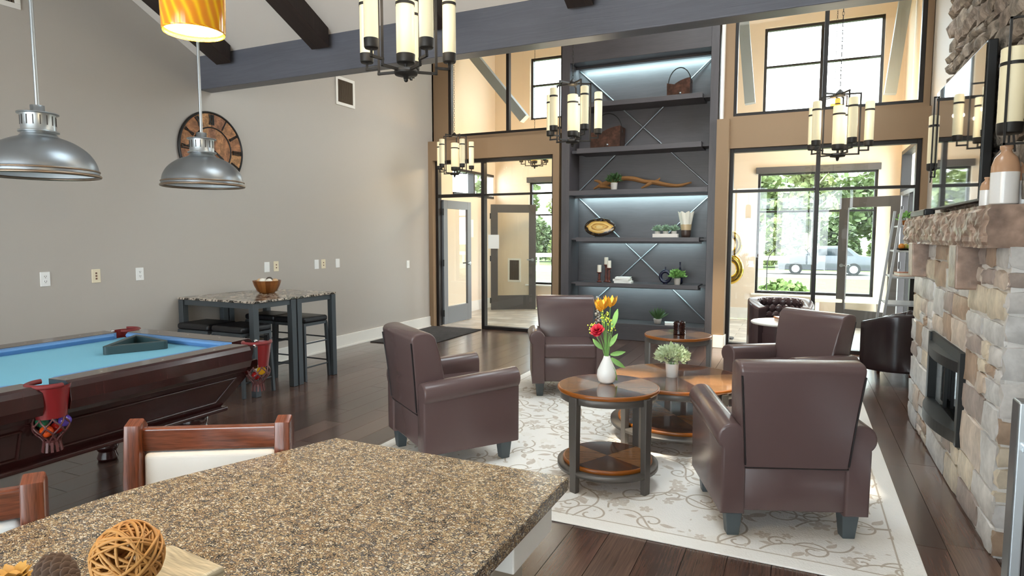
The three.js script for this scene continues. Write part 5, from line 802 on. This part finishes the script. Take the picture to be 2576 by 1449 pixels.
sconce('candle sconce on the chimney left of the television', -5.43); sconce('candle sconce on the chimney right of the television', -3.64);

// ------------------------------------------------------------ tub chairs, small table, ladder shelf
function tubChair(label, pos, turn) {           // faces local +z
  const t = thing('tub_chair', label, 'armchair', pos, turn, 'dark tufted tub chairs'), R = 0.36, ri = 0.27, H = 0.75, n = 40;
  const arcShape = () => { const s = new THREE.Shape(), a0 = -0.62, a1 = Math.PI + 0.62; const pt = (r, a) => [Math.cos(a) * r, Math.sin(a) * r * 0.98]; for (let i = 0; i <= n; i++) { const q = pt(R, a0 + (a1 - a0) * i / n); i ? s.lineTo(...q) : s.moveTo(...q); } for (let i = n; i >= 0; i--) s.lineTo(...pt(ri, a0 + (a1 - a0) * i / n)); s.closePath(); return s; };
  const g = new THREE.ExtrudeGeometry(arcShape(), { depth: H - 0.22, bevelEnabled: true, bevelSize: 0.02, bevelThickness: 0.025, bevelSegments: 4, steps: 6 }).rotateX(-Math.PI / 2).translate(0, 0.17, 0);
  mesh('shell', boxUV(smooth(warp(g, (v) => { const f = THREE.MathUtils.smoothstep(v.z, -0.15, 0.3), k = THREE.MathUtils.smoothstep(v.y, 0.3, 0.7); v.y -= f * k * 0.1; }), 0.8)), M.tubLeather, t);
  mesh('seat', boxUV(smooth(new THREE.CylinderGeometry(0.275, 0.275, 0.14, 40).translate(0, 0.4, 0.04), 0.5)), M.tubLeather, t); mesh('seat_base', boxUV(cyl(0.3, 0.29, 0.18, 0, 0.24, 0.02, 40)), M.tubLeather, t);
  // tufts: pillowed diamonds on the inside of the back with buttons
  for (let j = 0; j < 3; j++) for (let i = -4; i <= 4; i++) { const a = -Math.PI / 2 + (i + (j % 2) * 0.5) * 0.33, y = 0.5 + j * 0.085; const m = mesh('tuft', new THREE.SphereGeometry(0.058, 12, 8).scale(1, 0.95, 0.42), M.tubLeather, t); m.position.set(Math.cos(a) * 0.25, y, Math.sin(a) * 0.246); m.rotation.y = -a + Math.PI / 2; const b = mesh('button', ball(0.009, 0, 0, 0, 8), M.tubLeather, t); b.position.set(Math.cos(a + 0.165) * 0.238, y, Math.sin(a + 0.165) * 0.234); }
  const lg = warp(cyl(0.026, 0.026, 0.18, 0, 0.09, 0, 12), (v) => { const k = 0.6 + 0.4 * v.y / 0.18; v.x *= k; v.z *= k; }); for (const a of [1, -1]) for (const b of [1, -1]) mesh('leg', lg, M.redLeg, t).position.set(a * 0.24, 0, b * 0.23);
}
tubChair('dark tufted tub chair facing the small white table by the storefront', [-0.2, 0, -8.38], 0.25); tubChair('dark tufted tub chair beside the chimney seen from behind', [0.93, 0, -7.5], -2.0);
{ const t = thing('side_table', 'small white round table between the tub chairs', 'table', [-0.17, 0, -7.5]); mesh('top', lathe([[0.001, 0.53], [0.3, 0.53], [0.31, 0.54], [0.31, 0.552], [0.3, 0.558], [0.001, 0.558]], 56), M.white, t); mesh('pedestal', lathe([[0.001, 0], [0.18, 0], [0.18, 0.015], [0.04, 0.04], [0.035, 0.5], [0.09, 0.53]], 32), M.frame, t); }
{ const t = thing('game_box', 'flat tan wooden game box on the small white table', 'box', [-0.06, 0.558, -7.52], 0.4); mesh('box_body', boxUV(box(0.3, 0.03, 0.22, 0, 0.015, 0, 0.004)), M.stoolWood, t); mesh('lid', boxUV(box(0.31, 0.018, 0.23, 0, 0.039, 0, 0.004)), M.edgeWood, t); }
{ // ladder shelf leaning on the right wall
  const t = thing('ladder_shelf', 'leaning grey ladder shelf by the right wall', 'shelf', [0, 0, 0]), zA = -8.66, zB = -8.1, m = std('pale grey steel', { color: 0xa7aaac, roughness: 0.35, metalness: 0.1 });
  for (const z of [zA, zB]) { mesh('front_rail', bar(V(0.82, 0.015, z), V(1.0, 1.78, z), 0.026), m, t); mesh('rear_rail', bar(V(1.3, 0.015, z), V(1.3, 1.7, z), 0.02), m, t); }
  for (const y of [0.3, 0.72, 1.03, 1.32, 1.6]) mesh('shelf_board', span(0.835 + y * 0.1, 1.3, y, y + 0.018, zA, zB, 0.003), m, t);
}
{ const t = thing('fruit_plate', 'shallow plate of green and orange fruit on the ladder shelf', 'plate', [1.1, 1.338, -8.42]); mesh('plate', lathe([[0.001, 0], [0.06, 0], [0.12, 0.018], [0.12, 0.022], [0.05, 0.008], [0.001, 0.008]], 28), M.iron, t); }
[['green apple on the ladder shelf plate', 0x9db65a, 0.04, 0.02], ['orange on the ladder shelf plate', 0xe0913a, -0.045, 0.01], ['yellow fruit on the ladder shelf plate', 0xd9c069, 0.0, -0.045]].forEach(([l, c, x, z]) => single('fruit', ball(0.034, 0, 0, 0, 14), std('fruit skin ' + l, { color: c, roughness: 0.4 }), l, 'fruit', [1.1 + x, 1.381, -8.42 + z], 0, 'fruit on the ladder shelf'));
{ const t = thing('book', 'orange book lying on the ladder shelf', 'book', [1.1, 1.048, -8.38], 0.1); mesh('cover', merge([span(-0.09, 0.09, 0, 0.004, -0.12, 0.12), span(-0.09, 0.09, 0.036, 0.04, -0.12, 0.12), span(0.086, 0.09, 0.004, 0.036, -0.12, 0.12)]), std('orange cover', { color: 0xb5602f, roughness: 0.6 }), t); mesh('pages', span(-0.086, 0.086, 0.004, 0.036, -0.116, 0.116), M.ivory, t); }
bushyPot('potted_plant', 'small yellow green plant at the top of the ladder shelf', [1.08, 1.618, -8.4], 0.035, 0.06, M.edgeWood, G.bright, 0.06, 60, 0.05);
{ // gold ring sculpture behind the right storefront
  const t = thing('gold_balloon', 'gold foil number eight balloon behind the storefront, beside the pier', 'balloon', [-0.93, 0.82, -9.62]); const gold = std('gold foil', { color: 0xd9b552, roughness: 0.14, metalness: 1 });
  mesh('upper_loop', new THREE.TorusGeometry(0.135, 0.055, 16, 40).scale(0.9, 1.05, 1).translate(0, 0.56, 0), gold, t); mesh('lower_loop', new THREE.TorusGeometry(0.155, 0.06, 16, 40).scale(0.92, 1.05, 1).translate(0, 0.2, 0), gold, t); mesh('tail', cyl(0.012, 0.02, 0.06, 0, -0.02, 0, 10), gold, t);
  mesh('support', merge([cyl(0.006, 0.006, 0.8, 0, -0.43, 0, 8), cyl(0.09, 0.09, 0.02, 0, -0.81, 0, 20)]), M.iron, t);
}
{ // low lobby bench under the window
  const t = thing('lobby_bench', 'pale wood bench under the large lobby window', 'bench', [0.75, 0, -11.8]); mesh('seat', boxUV(box(1.1, 0.06, 0.36, 0, 0.43, 0, 0.01)), M.almond, t); for (const s of [-1, 1]) mesh('leg', box(0.06, 0.4, 0.3, s * 0.46, 0.2, 0, 0.005), M.white, t);
}
{ // dark door at the right picture edge
  const g = structGroup('door_4', 'dark brown door with aluminium edge at the right picture edge');
  mesh('leaf', boxUV(span(0.56, 1.3, 0.01, 2.1, -2.055, -2.01, 0.003), true), std('espresso door', { color: 0x2c2220, roughness: 0.45, map: rep(T.grain, 1, 3) }), g);
  mesh('edge_strip', span(0.53, 0.558, 0.01, 1.07, -2.06, -2.0, 0.006), M.nickel, g);
  const l = mesh('latch_plate', box(0.03, 0.15, 0.004, 0.585, 0.95, -2.008, 0.001), M.chrome, g); mesh('latch_bolt', box(0.05, 0.022, 0.03, 0.567, 0.95, -1.995, 0.004), M.chrome, l);
  for (const y of [0.85, 1.05]) mesh('screw', ball(0.006, 0.59, y, -2.008, 8), M.chrome, g);
}
// ------------------------------------------------------------ outdoors
{
  const s = struct('ground', boxUV(merge([span(-90, 90, -0.8, -0.6, -130, LZ - 0.2)])), M.grass, 'sunlit lawn outside');
  struct('driveway', span(-60, 60, -0.6, -0.59, -41.4, -34.5), M.asphalt, 'pale driveway beyond the lawn');
  const bark = std('pale bark', { color: 0xa39b8a, roughness: 0.9 }), lv = [0x5e6e38, 0x4f6230, 0x727d48, 0x46582c].map((c, i) => std('tree leaf ' + i, { color: c, roughness: 0.8, transmission: 0.35, thickness: 0, side: THREE.DoubleSide }));
  const lg = new THREE.CircleGeometry(0.25, 5);
  function tree(label, x, z, h, r, mi, n) {
    const t = thing('tree', label, 'tree', [x, -0.62, z - 13], rr(0, 6), 'trees beyond the driveway');
    mesh('trunk', merge([sweep([V(0, 0, 0), V(0.1, h * 0.3, 0.05), V(-0.1, h * 0.62, 0), V(0, h * 0.9, 0)], [0.2, 0.16, 0.1, 0.03], 14, 8), ...Array.from({ length: 7 }, (_, i) => { const a = i * 2.2, y = h * (0.35 + 0.06 * i); return sweep([V(0, y, 0), V(Math.cos(a) * r * 0.4, y + h * 0.1, Math.sin(a) * r * 0.4), V(Math.cos(a) * r * 0.75, y + h * 0.18, Math.sin(a) * r * 0.75)], [0.08, 0.05, 0.02], 8, 6); })]), bark, t);
    const a = []; for (let k = 0; k < 26; k++) { const d = dirUp(-0.7), s = r * rr(0.3, 0.8), c = V(d.x * s, h * 0.46 + d.y * s * h / (1.9 * r), d.z * s), q = r * rr(0.24, 0.42); for (let i = 0; i < n / 26; i++) { const e = dirUp(-1), w = q * Math.cbrt(rr(0.2, 1)), g = lg.clone(); g.scale(rr(0.6, 1.3), rr(0.6, 1.3), 1); g.rotateX(rr(-1.4, 1.4)); g.rotateY(rr(0, TAU)); a.push(g.translate(c.x + e.x * w, c.y + e.y * w * 0.8, c.z + e.z * w)); } }
    mesh('crown', merge(a), lv[mi], t).userData.kind = 'stuff';
  }
  [['slender pale trunked tree just beyond the driveway, in the middle of the window', 0.6, -38.5, 9, 2.6, 2], ['broad green tree left of the pale trunked tree', -4.2, -42, 9, 3.6, 0], ['dense tree right of the pale trunked tree', 5.6, -42, 9, 3.6, 1], ['tall dark tree far behind on the right', 11, -51, 12, 4.4, 3], ['tall tree far behind in the middle', 1.2, -50, 11, 4.6, 1], ['yellow green tree at the left side of the large window', -8.6, -51, 11, 4.4, 2], ['tree seen behind the left storefront window', -16.5, -42, 9, 3.6, 0], ['taller tree behind the left storefront window', -22, -52, 11, 4.4, 2], ['tree seen through the far edge of the left storefront window', -26, -42, 10, 4, 1], ['tree at the far right beyond the door', 20, -48, 10, 4, 0]].forEach(([l, x, z, h, r, m]) => tree(l, x, z, h, r, m, 2600));
  const hedge = std('hedge leaf', { color: 0x566d36, roughness: 0.85, side: THREE.DoubleSide });
  [['round shrub under the left half of the large window', -0.35, -16.2, 0.75], ['small round shrub under the middle of the large window', 0.75, -17.4, 0.42], ['round shrub under the right half of the large window', 2.1, -16.4, 0.62], ['round shrub outside the left storefront window', -7.4, -15.5, 0.75]].forEach(([l, x, z, r]) => { const t = thing('shrub', l, 'shrub', [x, -0.62, z], 0, 'round shrubs outside'); const a = []; for (let i = 0; i < 900; i++) { const d = dirUp(-0.2), g = new THREE.CircleGeometry(0.06, 5); g.rotateX(rr(-1.4, 1.4)); g.rotateY(rr(0, TAU)); const w = r * Math.cbrt(rr(0.4, 1)); a.push(g.translate(d.x * w, 0.45 * r + d.y * w, d.z * w)); } mesh('foliage', merge(a), hedge, t).userData.kind = 'stuff'; mesh('stem', cyl(0.03, 0.04, r, 0, r / 2, 0, 8), bark, t); });
  [['low bushy growth behind the guard rail, left end', -7.8, 1.5], ['bushy growth behind the guard rail, left of the marker post', -4.5, 1.6], ['bushy growth behind the guard rail, left of the parked car', -1.2, 1.6], ['bushy growth behind the parked car', 2.1, 1.6], ['bushy growth behind the guard rail, right of the parked car', 5.4, 1.6], ['low bushy growth behind the guard rail, right end', 8.7, 1.6], ['bushy growth seen in the left storefront window, right part', -16.2, 1.6], ['bushy growth seen in the left storefront window, left part', -19.6, 1.6]].forEach(([l, x, r], i) => { const t = thing('bush', l, 'bush', [x, -0.62, -45.6 - (i % 2) * 2.2], 0, 'bushes behind the guard rail'); const a = []; for (let k = 0; k < 1500; k++) { const d = dirUp(-0.1), w = Math.cbrt(rr(0.3, 1)), g = new THREE.CircleGeometry(0.17, 5); g.rotateX(rr(-1.4, 1.4)); g.rotateY(rr(0, TAU)); a.push(g.translate(d.x * w * r, 0.5 + d.y * w * r * 1.9, d.z * w * r * 0.6)); } mesh('foliage', merge(a), lv[i % 4], t).userData.kind = 'stuff'; mesh('stem', cyl(0.06, 0.08, r, 0, r / 2, 0, 8), bark, t); });
  { const t = thing('guard_rail', 'long white guard rail beyond the driveway', 'guard rail', [0, -0.6, -42.4]); mesh('rail', box(60, 0.28, 0.06, 0, 0.72, 0, 0.02), M.white, t); for (let i = -10; i <= 10; i++) mesh('post', box(0.12, 0.6, 0.12, i * 2.9, 0.3, -0.09), M.white, t); }
  { const t = thing('fence_post', 'pale upright marker post behind the guard rail', 'post', [-2.3, -0.6, -43.6]); mesh('post', box(0.28, 2.2, 0.28, 0, 1.1, 0, 0.02), M.white, t); mesh('cap', box(0.36, 0.08, 0.36, 0, 2.22, 0, 0.02), M.white, t); }
  { const t = thing('garden_trellis', 'thin arched garden trellis outside the large window', 'trellis', [-0.2, -0.62, -14.9]); const p = []; for (let i = 0; i <= 12; i++) { const a = Math.PI * i / 12; p.push(V(-Math.cos(a) * 0.45, 1.5 + Math.sin(a) * 0.45, 0)); } mesh('arch', tube([V(-0.45, 0, 0), V(-0.45, 0.8, 0), ...p, V(0.45, 0.8, 0), V(0.45, 0, 0)], 0.012, 60, 6), M.iron, t); for (const y of [0.5, 0.9, 1.3]) mesh('rung', rod(V(-0.45, y, 0), V(0.45, y, 0), 0.008), M.iron, t); }
  { // parked car, side on
    const t = thing('parked_car', 'grey parked car on the driveway beyond the window', 'car', [1.2, -0.59, -38.2], 0);
    const paint = std('grey car paint', { color: 0x43464c, roughness: 0.25, metalness: 0.4, clearcoat: 0.6, clearcoatRoughness: 0.05 }), gl = std('dark car glass', { color: 0x20262c, roughness: 0.05 });
    const body = [[-2.2, 0.32], [2.2, 0.32], [2.28, 0.6], [2.18, 0.95], [1.6, 1.02], [1.15, 1.4], [0.6, 1.5], [-0.5, 1.48], [-1.1, 1.05], [-1.9, 0.95], [-2.25, 0.75]];
    mesh('body', smooth(extrude(body, 1.75, 0.06).translate(0, 0, -0.875), 0.5), paint, t);
    mesh('windows', extrude([[1.38, 1.05], [1.05, 1.36], [0.55, 1.43], [-0.45, 1.41], [-0.95, 1.06]], 1.77).translate(0, 0, -0.885), gl, t);
    for (const x of [-1.4, 1.38]) for (const s of [-1, 1]) { const w = mesh('wheel', cyl(0.33, 0.33, 0.2, 0, 0, 0, 28).rotateX(Math.PI / 2), M.plasticBlack, t); w.position.set(x, 0.33, s * 0.8); mesh('rim', cyl(0.2, 0.2, 0.21, 0, 0, 0, 20).rotateX(Math.PI / 2), M.nickel, w); }
    for (const s of [-1, 1]) { mesh('tail_light', box(0.2, 0.12, 0.3, 2.14, 0.86, s * 0.7, 0.02), std('red lens', { color: 0xa01c1c, roughness: 0.2 }), t); mesh('headlight', box(0.2, 0.12, 0.3, -2.1, 0.78, s * 0.7, 0.02), M.chrome, t); }
  }
}
scene.traverse((o) => { if (o.isMesh) { o.castShadow = true; o.receiveShadow = true; } if (o.isLight && !o.isRectAreaLight) o.castShadow = true; });
renderer.render(scene, camera);
